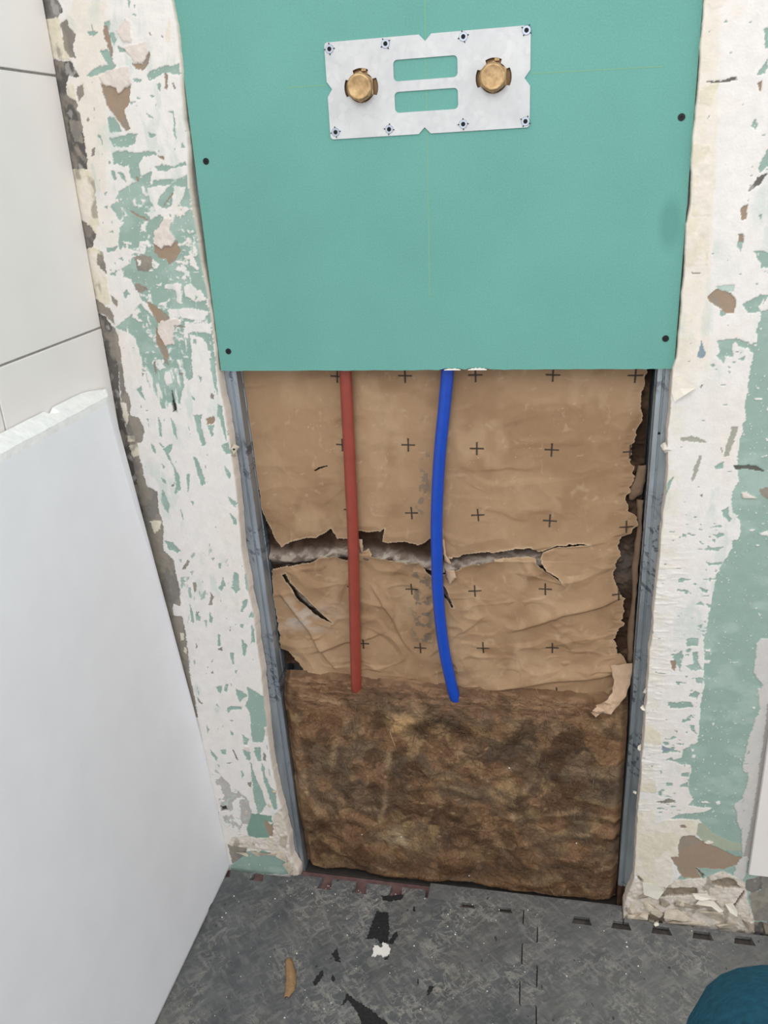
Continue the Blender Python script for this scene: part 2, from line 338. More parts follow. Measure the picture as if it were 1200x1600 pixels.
('CR',[(-199.0,796.5),(-186.4,796.6),(-188.0,787.8),(-199.4,787.7)]),
('CR',[(-198.3,781.1),(-183.8,785.7),(-184.6,768.0),(-194.6,763.3)]),
('CR',[(-185.9,666.8),(-168.1,667.4),(-171.3,655.4),(-182.4,645.5)]),
('CR',[(-200.0,846.1),(-191.4,844.0),(-190.0,826.9),(-195.0,811.8),(-198.7,822.6)]),
('GS',[(-153.8,906.1),(-142.9,906.0),(-142.0,885.7),(-121.1,893.7),(-106.4,891.6),(-101.5,881.4),(-101.9,865.0),(-111.6,844.3),(-110.1,825.3),(-122.0,833.7),(-139.3,835.7),(-151.6,854.6),(-152.1,865.1),(-155.1,885.7)]),
('GR',[(-97.8,905.7),(-85.0,905.6),(-86.8,879.4),(-93.8,875.3),(-97.5,879.4)]),
('GR',[(-171.2,863.0),(-163.5,869.2),(-164.2,858.8),(-161.9,846.2),(-168.3,854.6)]),
('GR',[(-78.9,882.4),(-74.0,879.3),(-77.0,873.2)]),
('GR',[(-59.7,905.4),(-52.3,905.3),(-54.6,865.0),(-54.2,852.7),(-57.8,865.0),(-59.6,883.3)]),
('GR',[(-56.6,842.4),(-50.5,840.3),(-51.1,827.8),(-59.2,823.5)]),
('GR',[(-147.4,827.2),(-143.9,814.4),(-145.6,794.9),(-149.2,796.0)]),
('GR',[(-128.1,823.1),(-123.1,812.4),(-123.2,790.9),(-128.2,801.6)]),
('GR',[(-94.4,827.5),(-82.4,827.6),(-84.9,810.6),(-82.0,784.9),(-88.7,783.7),(-91.8,808.4)]),
('GR',[(-75.8,812.8),(-66.0,812.9),(-69.2,798.0),(-72.6,796.9)]),
('GR',[(-59.2,783.1),(-47.4,789.7),(-47.5,772.4),(-54.0,772.3)]),
('GR',[(-103.4,767.1),(-97.0,765.0),(-94.0,747.4),(-90.1,727.4),(-97.3,723.8),(-100.5,740.6)]),
('GR',[(-58.5,754.7),(-51.1,743.9),(-52.4,733.8),(-57.2,739.3)]),
('GR',[(-146.6,777.4),(-132.8,786.4),(-133.1,777.6),(-138.7,770.9),(-137.4,757.7),(-128.1,737.7),(-130.1,717.3),(-140.5,709.0),(-135.5,726.3),(-136.2,751.0),(-143.5,768.7)]),
('GR',[(-164.4,786.0),(-159.5,781.6),(-159.1,770.6),(-163.3,772.8)]),
('GR',[(-153.9,788.3),(-144.0,779.7),(-148.5,779.6)]),
('GR',[(-152.4,756.3),(-147.6,750.8),(-151.4,748.5)]),
('GR',[(-157.0,734.8),(-150.9,730.4),(-150.7,724.8),(-155.9,728.1)]),
('GR',[(-157.7,716.6),(-152.7,705.3),(-150.6,689.1),(-155.6,679.6),(-159.2,686.5),(-163.1,698.0)]),
('GR',[(-117.3,741.3),(-111.8,740.3),(-115.3,724.5),(-119.7,710.7),(-118.4,726.7)]),
('GR',[(-135.3,690.7),(-132.7,678.0),(-132.1,663.9),(-134.2,675.6)]),
('GR',[(-60.2,707.8),(-46.8,699.1),(-48.8,692.2),(-57.1,697.7)]),
('GR',[(-60.0,683.8),(-51.1,673.7),(-51.2,664.4),(-55.6,665.5)]),
('GR',[(-167.5,635.2),(-153.8,632.1),(-148.6,620.2),(-162.9,619.6)]),
('GR',[(-116.8,699.4),(-111.7,698.4),(-114.4,692.5)]),
('GR',[(-57.5,827.8),(-50.3,825.7),(-50.1,802.5),(-51.0,787.5),(-54.1,804.6)]),
('BK',[(-120.3,865.0),(-118.9,846.3),(-117.6,833.7),(-123.4,831.6),(-123.0,844.2)]),
('TP',[(-65.2,857.8),(-60.2,855.8),(-61.2,848.6),(-65.2,850.6)]),
('TP',[(-104.9,887.5),(-99.8,885.5),(-102.5,881.8),(-106.0,883.1)]),
('TP',[(-170.9,839.8),(-168.1,838.8),(-170.0,836.0)]),
('TP',[(-164.0,834.5),(-160.8,833.5),(-162.7,831.8)]),
('TP',[(-160.4,886.8),(-157.5,884.7),(-160.4,880.6)]),
('TP',[(-144.3,721.5),(-137.5,728.5),(-139.7,721.6)]),
('TP',[(-88.2,756.4),(-85.8,749.8),(-87.5,750.2)]),
('TP',[(-124.6,905.9),(-119.2,905.8),(-118.7,895.7),(-124.5,899.8)]),
('TP',[(-140.4,901.9),(-137.1,901.9),(-139.1,883.6),(-141.6,885.7)]),
('BR',[(-75.6,822.4),(-63.2,825.6),(-65.7,815.1),(-75.7,813.9)]),
('TP',[(-202.4,639.9),(-169.1,641.2),(-174.3,623.0),(-168.9,615.3),(-158.3,605.5),(-157.8,573.4),(-155.9,557.1),(-159.5,526.2),(-171.3,530.2),(-174.4,510.8),(-161.0,509.3),(-157.1,490.1),(-159.3,445.4),(-161.9,412.3),(-161.4,376.3),(-160.9,323.4),(-175.4,322.0),(-189.2,475.7),(-197.9,601.5)]),
('CR',[(-167.9,479.6),(-160.9,480.0),(-161.7,467.7),(-169.0,464.7)]),
('CR',[(-164.7,455.0),(-160.4,452.8),(-163.1,442.6),(-166.3,444.9)]),
('GR',[(-167.6,636.7),(-155.1,632.8),(-145.1,619.7),(-150.2,615.0),(-159.1,621.4)]),
('GR',[(-97.4,610.5),(-93.1,610.7),(-95.1,603.9)]),
('GR',[(-87.8,601.9),(-83.1,604.4),(-85.6,594.1),(-88.4,594.0)]),
('GR',[(-65.7,589.4),(-58.7,585.2),(-60.7,559.9),(-66.0,552.7),(-72.5,561.6)]),
('GR',[(-93.4,560.5),(-83.2,579.4),(-81.7,565.7),(-89.6,556.0)]),
('GR',[(-48.7,588.0),(-44.1,572.3),(-44.2,553.9),(-50.7,562.7)]),
('GR',[(-63.2,522.4),(-56.5,541.6),(-49.3,546.6),(-51.6,537.2),(-59.9,522.6)]),
('GR',[(-51.1,513.7),(-45.3,525.8),(-43.4,514.1)]),
('GR',[(-49.1,503.1),(-45.6,494.9),(-46.2,470.8),(-51.8,470.4)]),
('GR',[(-67.0,500.7),(-61.4,501.1),(-63.4,493.8),(-66.9,496.0)]),
('GR',[(-105.1,481.3),(-101.5,480.4),(-103.3,461.9),(-108.2,459.1)]),
('GR',[(-67.6,477.8),(-60.3,464.9),(-66.0,444.8),(-69.3,445.8)]),
('GR',[(-90.2,449.2),(-83.4,449.7),(-85.0,428.4),(-88.4,428.2)]),
('GR',[(-86.3,418.3),(-81.0,418.7),(-85.1,409.5)]),
('GR',[(-120.5,384.9),(-109.6,388.4),(-115.2,372.4),(-120.4,377.2)]),
('GR',[(-104.8,390.1),(-99.9,391.8),(-104.3,375.9),(-108.6,378.2)]),
('GR',[(-89.3,385.0),(-80.7,380.5),(-70.1,373.7),(-85.6,359.4),(-88.3,374.7)]),
('GR',[(-124.6,354.6),(-119.1,343.2),(-124.1,349.4)]),
('GR',[(-108.4,344.2),(-100.7,350.2),(-82.1,350.6),(-82.7,345.3),(-104.1,342.0),(-108.3,336.3)]),
('GR',[(-68.2,389.3),(-55.6,380.1),(-41.6,373.6),(-46.0,334.2),(-70.4,331.9),(-70.6,350.3),(-77.2,352.3),(-70.2,363.4)]),
('GR',[(-113.4,519.4),(-109.1,510.1),(-111.5,500.3),(-115.7,502.4)]),
('GR',[(-144.0,531.8),(-140.1,512.9),(-142.2,498.3),(-146.4,500.5)]),
('GR',[(-135.6,520.4),(-129.4,508.8),(-130.3,502.7),(-138.1,503.4)]),
('GF',[(-131.0,611.3),(-112.6,625.6),(-114.5,619.9),(-128.2,608.0)]),
('GF',[(-107.7,614.6),(-97.4,626.2),(-95.9,621.8),(-106.1,610.1)]),
('GF',[(-78.8,604.6),(-69.3,611.8),(-72.0,607.2),(-76.9,602.4)]),
('GF',[(-151.8,576.0),(-137.0,579.0),(-144.6,557.7),(-154.0,554.9)]),
('GF',[(-142.0,560.2),(-137.5,560.4),(-139.2,541.6),(-143.4,543.7)]),
('GF',[(-134.4,551.2),(-129.9,551.5),(-135.6,535.9)]),
('GF',[(-123.9,547.1),(-113.6,557.1),(-117.9,542.8),(-125.3,537.6)]),
('GF',[(-157.2,511.9),(-146.5,515.0),(-151.4,497.8),(-155.2,502.4)]),
('GF',[(-150.5,605.9),(-145.0,606.1),(-147.0,600.3)]),
('GF',[(-160.0,440.4),(-148.4,441.2),(-151.0,423.4),(-160.0,425.2)]),
('GF',[(-124.4,504.3),(-118.8,504.7),(-122.0,489.9),(-125.2,490.9)]),
('GF',[(-135.9,586.0),(-127.8,588.7),(-133.4,580.4)]),
('TP',[(-146.3,590.1),(-135.2,605.4),(-132.4,602.2),(-140.9,589.2)]),
('TP',[(-133.1,567.7),(-127.4,569.1),(-129.6,553.9),(-133.3,551.3)]),
('TP',[(-110.0,454.0),(-101.3,459.5),(-101.2,452.1)]),
('TP',[(-107.6,552.7),(-103.0,546.0),(-108.3,531.5),(-112.8,531.3)]),
('TP',[(-143.9,464.0),(-141.5,456.7),(-144.6,451.5)]),
('TP',[(-86.4,487.4),(-81.8,497.4),(-83.9,490.0)]),
('TP',[(-122.3,430.6),(-118.6,437.2),(-121.3,429.4)]),
('TP',[(-157.4,363.5),(-147.4,351.2),(-152.4,349.5)]),
('TP',[(-125.9,412.6),(-122.0,412.9),(-121.7,409.9),(-125.9,409.6)]),
('TP',[(-133.9,516.9),(-129.9,520.7),(-136.8,504.7)]),
('GR',[(-68.8,388.1),(-55.2,378.1),(-42.8,365.8),(-45.6,313.4),(-55.9,284.5),(-72.3,282.8),(-72.7,296.8),(-69.7,338.6),(-76.2,351.6),(-68.8,363.5)]),
('GR',[(-88.1,384.2),(-81.2,375.9),(-69.7,372.4),(-85.1,359.8),(-88.5,373.0)]),
('GR',[(-107.9,346.5),(-100.4,350.6),(-82.5,348.8),(-82.9,345.3),(-101.4,342.5),(-108.1,337.3)]),
('GR',[(-147.5,310.4),(-143.6,301.5),(-147.9,292.8)]),
('GR',[(-107.5,302.7),(-102.9,298.4),(-104.7,292.4),(-107.5,294.5)]),
('GR',[(-87.9,296.4),(-78.6,289.2),(-83.2,276.9),(-88.3,276.4)]),
('GR',[(-90.5,266.7),(-78.7,263.2),(-80.7,246.2),(-86.9,245.6)]),
('GR',[(-69.3,273.7),(-61.1,274.5),(-62.0,248.3),(-68.5,245.2),(-72.5,263.8)]),
('GR',[(-147.9,263.1),(-137.9,244.8),(-139.9,237.3),(-146.4,251.2)]),
('GR',[(-129.2,262.6),(-119.8,263.6),(-122.1,253.8),(-128.4,253.1)]),
('GR',[(-80.7,246.2),(-74.5,210.5),(-67.1,184.3),(-63.9,157.2),(-69.3,146.4),(-81.2,134.7),(-83.4,169.9),(-82.6,212.1)]),
('GR',[(-62.5,243.4),(-58.2,236.7),(-57.5,215.0),(-51.3,196.1),(-44.0,187.1),(-44.9,149.5),(-52.3,148.6),(-56.9,183.1),(-62.5,207.0)]),
('GR',[(-99.5,227.2),(-94.7,215.6),(-99.8,207.6)]),
('GR',[(-140.6,232.4),(-135.6,230.5),(-137.3,225.4)]),
('GY',[(-109.3,264.7),(-106.8,265.0),(-101.6,244.0),(-104.1,243.7)]),
('MT',[(-146.2,222.0),(-120.9,190.3),(-96.2,168.3),(-90.7,143.7),(-96.9,91.3),(-137.1,80.5),(-147.6,149.3)]),
('DG',[(-91.6,135.9),(-57.9,135.2),(-54.3,110.0),(-67.6,84.8),(-102.2,82.7),(-104.4,100.7)]),
('BR',[(-71.6,125.7),(-54.0,112.6),(-59.0,86.0),(-68.6,95.1)]),
('TP',[(-56.0,265.6),(-52.4,261.2),(-54.0,246.8),(-58.6,251.0)]),
('TP',[(-107.0,322.5),(-98.8,323.2),(-104.2,320.4)]),
('TP',[(-124.5,235.4),(-112.6,239.1),(-119.4,234.3)]),
('TP',[(-91.2,201.2),(-83.8,202.1),(-86.1,192.0),(-90.0,194.0)]),
('BK',[(-146.1,144.3),(-136.3,145.6),(-134.0,138.2),(-143.1,134.5)]),
('GR',[(-143.4,15.1),(-110.5,49.6),(-79.3,56.8),(-41.8,46.2),(-40.2,8.8),(-146.2,-7.4)]),
('TP',[(-144.1,60.9),(-109.5,57.8),(-113.7,41.1),(-140.7,18.2)]),
('CO',[(-139.9,58.9),(-135.3,78.1),(-106.3,84.7),(-76.3,83.6),(-58.4,91.3),(-53.7,135.7),(-39.3,152.7),(-26.7,154.3),(-26.0,98.3),(-22.3,49.0),(-17.3,12.2),(-39.1,8.9),(-42.1,43.5),(-57.8,57.2),(-79.0,59.5),(-100.8,57.7)]),
('CO',[(-92.2,57.6),(-85.6,58.5),(-88.7,40.7),(-93.0,41.4)]),
('FL',[(-49.4,315.3),(-38.6,314.1),(-43.4,297.4),(-48.2,299.3)]),
('FL',[(-87.6,274.1),(-78.4,273.9),(-80.3,266.6),(-87.4,267.0)]),
('FL',[(-63.6,121.6),(-55.2,121.5),(-59.0,115.8)]),
]
RIGHT_PATCHES=[
('W',[(438.2,1310.3),(645.4,1292.2),(703.6,869.8),(601.1,616.4),(593.8,520.1),(625.4,157.2),(506.8,-61.9),(456.8,609.2)]),
('W',[(492.9,1279.8),(592.0,1271.6),(635.6,889.8),(521.1,890.5)]),
('WC',[(492.9,1279.8),(542.9,1275.7),(555.2,1120.2),(556.0,1060.7),(566.5,890.2),(521.1,890.5)]),
('CR',[(530.3,1272.8),(549.8,1271.2),(546.4,1261.6),(535.7,1260.5)]),
('CR',[(533.1,1191.0),(550.8,1191.9),(543.8,1171.1),(532.3,1174.0)]),
('CR',[(528.7,1134.9),(547.3,1131.7),(556.2,1108.9),(553.7,1060.8),(534.8,1061.5)]),
('CR',[(530.3,1059.3),(553.9,1058.4),(556.0,1008.0),(532.1,1006.2)]),
('GR',[(587.5,1197.8),(594.6,1211.7),(597.7,1203.3),(594.0,1197.4)]),
('GR',[(586.1,1149.2),(589.9,1155.5),(592.8,1148.8),(591.0,1144.6)]),
('GR',[(597.4,1106.9),(606.4,1126.3),(608.4,1108.6),(600.1,1102.3)]),
('GR',[(585.7,1032.4),(591.0,1032.2),(590.5,1019.1),(585.6,1026.4)]),
('GR',[(603.2,1021.1),(618.6,1018.2),(615.9,1001.4),(610.6,1006.4)]),
('GR',[(597.5,962.4),(614.4,972.0),(623.9,971.8),(614.2,952.0),(604.5,953.4)]),
('GR',[(589.5,1238.4),(593.5,1240.1),(595.8,1219.8),(592.6,1220.0)]),
('GR',[(603.7,1058.8),(607.1,1059.8),(606.7,1052.9)]),
('GR',[(609.5,1037.5),(610.9,1042.2),(608.6,1035.2)]),
('GR',[(541.5,1158.3),(544.4,1163.5),(542.7,1158.2)]),
('GY',[(590.7,1084.6),(598.3,1097.9),(609.2,1101.8),(601.4,1091.0),(593.1,1083.4)]),
('GY',[(537.3,1193.8),(552.8,1193.9),(567.9,1197.5),(568.9,1193.9),(555.3,1191.2),(544.1,1192.3)]),
('GY',[(537.5,999.4),(548.4,999.1),(548.5,997.9),(538.8,998.2)]),
('BR',[(588.4,1189.4),(592.5,1191.3),(592.8,1178.7)]),
('BR',[(584.5,1066.5),(592.2,1069.7),(591.5,1054.6),(586.5,1053.6)]),
('BR',[(585.1,1038.4),(590.8,1039.4),(590.6,1029.9),(585.9,1030.0)]),
('GR',[(575.1,921.7),(584.2,923.0),(597.3,922.9),(608.2,918.6),(611.1,915.8),(617.3,918.5),(615.7,933.7),(618.3,944.5),(618.1,952.7),(629.6,957.9),(707.6,987.7),(735.9,793.5),(614.7,791.8),(613.1,806.9),(614.7,825.0),(611.7,847.1),(613.8,858.8),(612.7,876.2),(613.6,891.9),(616.2,904.5),(608.9,911.6),(598.2,914.5),(593.7,920.1),(590.8,916.0),(593.0,900.5),(583.6,902.0),(583.1,893.5),(575.5,903.5),(577.6,909.1)]),
('LG',[(566.8,983.3),(585.9,984.8),(586.1,976.2),(568.5,979.2)]),
('GR',[(573.1,957.6),(581.4,952.0),(580.3,950.0),(574.5,949.4)]),
('GR',[(597.0,963.9),(603.6,962.4),(612.3,970.2),(619.2,971.4),(614.3,958.1),(618.1,952.7),(604.6,952.9),(601.8,961.1)]),
('GR',[(603.8,1020.2),(609.9,1021.3),(617.7,1018.5),(630.3,1016.8),(632.1,1001.3),(611.4,1001.9),(613.4,1012.2)]),
('GR',[(616.2,997.8),(626.4,996.9),(626.5,995.6)]),
('GR',[(569.2,892.1),(572.4,894.2),(574.0,890.7),(571.5,888.5)]),
('GR',[(588.4,886.3),(592.0,883.4),(591.6,880.5)]),
('GR',[(598.4,899.0),(607.2,903.2),(605.1,897.6)]),
('GR',[(593.4,896.2),(597.3,896.9),(596.3,893.4)]),
('GR',[(588.5,892.0),(591.5,889.1),(590.2,888.4)]),
('GR',[(587.8,844.1),(592.4,845.6),(590.6,842.9)]),
('GR',[(608.8,984.9),(611.3,985.5),(611.0,982.2)]),
('W',[(614.3,958.1),(619.5,968.8),(619.1,960.7),(617.0,956.7)]),
('W',[(621.9,851.6),(630.5,852.3),(630.0,850.1),(623.5,849.4)]),
('W',[(623.1,864.6),(624.2,866.8),(626.0,862.5)]),
('W',[(636.7,838.4),(637.6,841.4),(639.6,835.5)]),
('W',[(633.2,863.2),(636.3,864.6),(636.0,861.7)]),
('BR',[(558.2,971.4),(564.7,978.0),(567.7,980.6),(582.9,976.2),(590.3,966.7),(588.6,951.9),(581.4,952.0),(573.0,958.9),(560.5,967.3)]),
('BG',[(552.8,903.6),(554.6,913.5),(556.6,922.0),(558.6,913.5),(562.6,906.4),(561.0,901.4),(553.7,901.5)]),
('TP',[(560.5,869.0),(562.8,869.0),(561.5,864.7),(560.1,865.4)]),
('TP',[(594.9,908.2),(604.1,907.7),(604.2,906.7),(595.6,907.2)]),
('GR',[(608.9,731.5),(612.4,705.5),(621.9,693.9),(624.4,669.7),(614.2,666.9),(616.2,657.1),(604.3,626.6),(603.5,611.3),(601.5,598.3),(605.2,569.9),(603.7,537.9),(800.1,550.8),(756.6,831.9),(611.8,822.2),(612.7,813.4),(609.9,782.1),(614.6,745.6)]),
('W',[(632.5,682.2),(638.5,683.6),(642.0,680.1),(635.0,677.9)]),
('W',[(645.4,677.8),(657.2,683.1),(660.2,674.7),(651.9,674.4)]),
('W',[(644.0,661.9),(648.1,662.1),(646.3,659.6)]),
('W',[(650.9,656.1),(657.2,655.1),(656.3,653.9)]),
('W',[(636.4,778.0),(644.3,782.7),(644.6,780.0)]),
('W',[(646.2,704.2),(653.2,703.3),(652.2,700.1)]),
('W',[(613.6,704.4),(620.2,701.0),(618.3,698.5)]),
('W',[(639.6,802.7),(641.8,804.9),(642.8,796.1)]),
('W',[(613.7,915.3),(617.4,916.2),(616.8,913.2)]),
('CG',[(542.6,802.6),(555.1,805.4),(576.2,796.3),(555.7,797.1),(543.3,799.2)]),
('CG',[(600.3,817.7),(607.4,816.7),(600.0,779.7),(594.0,779.6)]),
('CG',[(565.3,780.2),(568.4,780.3),(563.0,746.7),(559.4,745.5),(561.5,765.3)]),
('DG2',[(606.3,768.0),(633.5,767.8),(643.3,761.2),(642.5,759.6),(624.0,763.1),(609.8,762.8)]),
('FL',[(619.1,731.7),(625.1,733.1),(644.6,721.9),(641.8,720.2),(621.8,724.8)]),
('TP',[(639.9,736.9),(652.5,741.9),(654.6,723.3),(641.7,730.0)]),
('TP',[(570.8,728.1),(574.4,728.2),(573.3,723.4)]),
('TP',[(589.9,790.8),(592.3,786.4),(591.3,781.8)]),
('GR',[(585.1,765.7),(594.6,772.8),(593.5,763.6),(587.4,762.3)]),
('GR',[(530.8,743.6),(538.6,752.0),(534.3,739.0),(531.1,724.6)]),
('GR',[(608.5,723.7),(612.6,704.8),(622.0,694.7),(623.9,668.3),(614.2,666.1),(616.0,655.4),(607.5,631.4),(601.5,612.7),(602.5,601.5),(601.2,590.2),(605.5,569.5),(603.8,544.3),(606.5,523.0),(604.4,510.9),(604.1,486.8),(604.5,464.4),(600.1,457.9),(601.2,416.1),(748.4,429.4),(708.9,726.5)]),
('GR',[(598.7,707.8),(607.3,713.3),(607.0,701.1),(611.2,696.0),(609.4,691.6),(600.9,700.9)]),
('GR',[(585.8,682.8),(597.6,687.7),(602.6,683.4),(594.8,684.6)]),
('GR',[(594.4,672.5),(598.6,677.1),(605.0,673.8),(596.3,668.1)]),
('GR',[(586.7,672.2),(589.2,670.5),(587.0,669.5)]),
('GR',[(584.8,650.5),(587.2,658.7),(591.3,655.3),(596.0,655.5),(605.8,657.7),(599.5,651.1),(588.5,652.5)]),
('GR',[(586.1,635.9),(591.8,633.5),(606.3,636.0),(605.9,632.3),(590.4,630.6)]),
('GR',[(596.7,621.7),(601.0,626.5),(600.7,621.0)]),
('GR',[(581.3,609.8),(592.2,610.7),(603.0,612.8),(601.7,610.5)]),
('GR',[(582.3,597.7),(592.1,594.4),(591.6,590.6),(583.6,592.1)]),
('GR',[(578.1,571.8),(584.9,576.9),(590.2,570.6)]),
('GR',[(591.6,573.5),(603.7,571.3),(602.3,568.8),(594.4,568.9)]),
('GR',[(584.1,539.2),(590.2,543.5),(589.2,535.6)]),
('GR',[(592.3,537.7),(601.8,539.3),(600.7,533.4)]),
('GR',[(572.7,519.6),(586.5,520.6),(589.0,509.8),(572.8,507.7)]),
('GR',[(589.9,527.7),(603.3,522.7),(593.5,524.0)]),
('GR',[(597.6,514.4),(603.7,518.8),(605.2,511.0),(599.7,508.6)]),
('GR',[(555.2,489.2),(567.5,501.3),(570.0,490.3),(566.7,469.6),(561.9,477.5)]),
('GR',[(580.9,499.2),(587.4,499.7),(589.8,481.7),(598.0,472.1),(581.6,469.8),(574.5,476.4),(584.0,481.2)]),
('GR',[(587.6,457.9),(599.1,459.9),(598.2,450.5),(590.7,450.9)]),
('GR',[(584.1,429.4),(589.3,437.2),(596.3,434.7),(592.1,424.8)]),
('GR',[(586.3,624.0),(588.6,625.0),(587.4,621.3)]),
('BR',[(554.0,483.0),(560.5,485.5),(561.0,467.1),(556.5,470.9)]),
('W',[(633.1,681.9),(641.3,683.1),(638.0,678.6)]),
('W',[(645.6,678.0),(655.6,681.8),(656.4,674.8),(648.1,675.4)]),
('W',[(643.5,661.9),(648.1,662.1),(646.0,660.2)]),
('W',[(612.8,703.1),(619.7,701.6),(618.5,698.9)]),
('W',[(654.2,511.5),(656.6,511.7),(656.1,508.7)]),
('W',[(656.4,565.0),(660.1,562.3),(659.1,560.9)]),
('W',[(630.2,486.8),(640.6,488.0),(635.9,486.0)]),
('W',[(653.3,572.0),(655.7,571.0),(654.2,570.1)]),
('W',[(592.7,485.9),(604.7,488.9),(603.6,482.7),(597.1,482.2)]),
('W',[(595.4,502.3),(603.1,506.8),(605.8,495.0),(602.8,500.8)]),
('GR',[(599.2,439.1),(599.0,422.3),(599.2,390.3),(601.0,368.7),(599.8,353.2),(585.3,340.6),(581.4,324.5),(594.9,307.9),(595.7,298.8),(593.3,284.8),(594.8,266.4),(602.2,250.9),(597.0,238.4),(630.8,237.9),(619.2,229.3),(580.8,217.2),(573.9,211.5),(613.3,214.2),(627.8,192.0),(626.9,182.1),(660.5,167.2),(679.1,177.1),(676.7,250.8),(672.5,446.4)]),
('W',[(593.7,235.6),(630.7,238.4),(619.2,229.3),(591.2,222.2)]),
('W',[(593.1,330.3),(599.2,329.8),(598.8,324.1),(593.5,324.7)]),
('W',[(583.6,340.5),(595.7,340.6),(593.3,328.0),(591.7,336.8),(583.9,337.1)]),
('W',[(612.3,247.4),(622.7,249.9),(626.6,245.7),(616.0,245.5)]),
('W',[(633.2,250.0),(638.2,252.5),(639.6,247.3),(635.4,245.6)]),
('W',[(615.6,386.5),(618.9,387.8),(617.8,381.3)]),
('W',[(609.3,323.0),(611.2,324.4),(611.2,321.0)]),
('W',[(656.2,333.7),(662.0,326.5),(659.4,327.4)]),
('W',[(665.8,417.7),(670.7,418.2),(668.7,413.8)]),
('W',[(629.6,231.9),(633.8,233.6),(631.6,228.6)]),
('GR',[(553.9,415.1),(585.8,419.0),(589.9,410.9),(557.9,405.8)]),
('GR',[(582.8,393.0),(587.5,398.9),(592.2,392.8)]),
('GR',[(587.3,380.5),(592.4,379.9),(593.9,372.4),(600.6,364.3),(589.7,372.0)]),
('GR',[(559.1,317.6),(565.8,322.8),(569.7,317.6),(581.5,323.4),(581.2,338.0),(590.3,343.4),(594.4,334.9),(592.8,312.2),(580.6,312.0),(568.0,316.3)]),
('GR',[(581.9,295.0),(592.2,298.4),(592.8,290.5),(583.1,290.5)]),
('GR',[(562.8,277.8),(571.8,276.5),(572.2,271.9),(563.3,270.8)]),
('GR',[(581.8,274.2),(592.6,282.4),(593.4,272.1),(582.9,270.8)]),
('GR',[(552.5,298.6),(556.3,294.4),(553.6,290.6)]),
('GR',[(552.5,259.0),(557.7,262.0),(558.4,252.6),(554.9,251.0)]),
('GR',[(580.8,217.2),(594.6,223.8),(595.4,214.3),(582.8,213.9)]),
('BG',[(553.0,341.7),(568.2,336.6),(553.8,330.6)]),
('TP',[(552.8,241.2),(569.5,248.0),(578.8,243.3),(561.1,238.7)]),
('TP',[(566.6,369.7),(572.7,369.2),(571.2,366.2)]),
('TP',[(538.7,305.1),(543.1,305.6),(541.5,303.1)]),
('TP',[(554.1,387.1),(556.2,386.6),(555.2,385.0)]),
('CR',[(522.6,214.6),(553.0,199.0),(566.8,209.4),(613.3,214.2),(627.8,192.0),(608.6,184.5),(589.7,172.0),(590.5,137.2),(516.4,126.4)]),
('CR',[(525.7,130.3),(579.3,138.1),(587.5,103.5),(578.2,76.1),(545.7,81.5),(527.1,104.7)]),
('CR',[(525.6,255.7),(550.9,256.4),(547.6,279.5),(526.0,279.3)]),
('CR',[(529.9,215.5),(551.0,227.9),(553.0,199.0),(528.5,208.0)]),
('CR',[(525.1,381.0),(548.9,363.6),(552.0,343.9),(527.3,345.8)]),
('OL',[(613.9,207.1),(624.8,206.1),(633.1,192.7),(655.6,181.2),(677.4,176.9),(678.9,162.4),(643.3,159.8),(622.2,174.1),(612.0,187.4)]),
('BR',[(588.2,166.9),(592.7,179.8),(608.6,184.5),(622.2,174.1),(652.2,161.0),(676.6,149.7),(590.5,137.2)]),
('BR',[(587.5,199.9),(593.7,202.0),(597.8,195.7),(589.7,195.4)]),
('CR',[(624.2,171.9),(630.9,177.7),(638.4,173.9),(631.6,169.2)]),
('BR',[(579.3,138.1),(679.9,152.7),(674.3,136.9),(655.7,124.1),(617.6,120.9),(626.6,101.8),(600.9,99.1),(592.4,112.0)]),
('LS',[(668.9,449.2),(676.0,414.5),(667.2,373.2),(663.8,342.3),(663.1,315.5),(673.6,296.4),(668.9,259.1),(659.6,248.6),(665.6,223.5),(672.3,200.4),(677.4,176.9),(680.1,150.2),(690.6,151.7),(686.6,450.7)]),
('LS',[(659.8,518.8),(665.3,526.0),(674.6,527.6),(691.2,424.2),(673.5,422.6),(673.9,455.7),(661.7,471.0),(661.1,499.1)]),
('LD',[(684.2,450.5),(697.7,451.6),(696.6,363.2),(690.6,151.7),(681.0,150.3),(686.2,258.9),(685.3,375.0)]),
('LS',[(679.9,152.7),(688.6,153.9),(688.5,121.4),(684.4,108.2),(671.2,113.8),(674.3,136.9)]),
('GR',[(664.1,322.3),(670.0,323.0),(667.7,320.5)]),
('GR',[(666.0,337.0),(670.0,347.3),(669.8,340.7)]),
('GR',[(664.3,304.4),(670.8,307.4),(672.3,300.8)]),
('GR',[(667.9,252.0),(672.1,261.8),(670.3,254.6)]),
('GR',[(670.4,235.9),(673.4,241.0),(673.0,236.7)]),
('GR',[(668.9,198.8),(674.3,206.7),(674.8,198.4)]),
('CO',[(490.1,38.0),(528.5,81.5),(545.7,81.5),(578.2,76.1),(588.3,93.3),(630.1,103.6),(655.9,121.6),(684.4,108.2),(693.1,94.2),(695.5,71.4),(708.6,34.2),(712.5,-2.6),(582.1,-3.7),(515.8,-4.1)]),
('DC',[(580.1,76.4),(620.8,82.8),(625.8,67.9),(607.3,65.0),(577.7,57.6),(566.6,53.1)]),
('DC',[(641.6,99.0),(666.1,110.4),(686.2,90.6),(664.4,89.7),(644.1,91.6)]),
('DC',[(550.2,10.0),(562.7,25.7),(578.2,22.9),(580.7,1.5),(550.7,1.8)]),
('DC',[(617.6,120.9),(629.6,109.9),(628.4,102.1)]),
('DC',[(674.8,49.7),(689.2,88.5),(690.8,81.0),(677.7,47.5)]),
('DC',[(531.5,95.0),(543.6,83.8),(538.1,80.3)]),
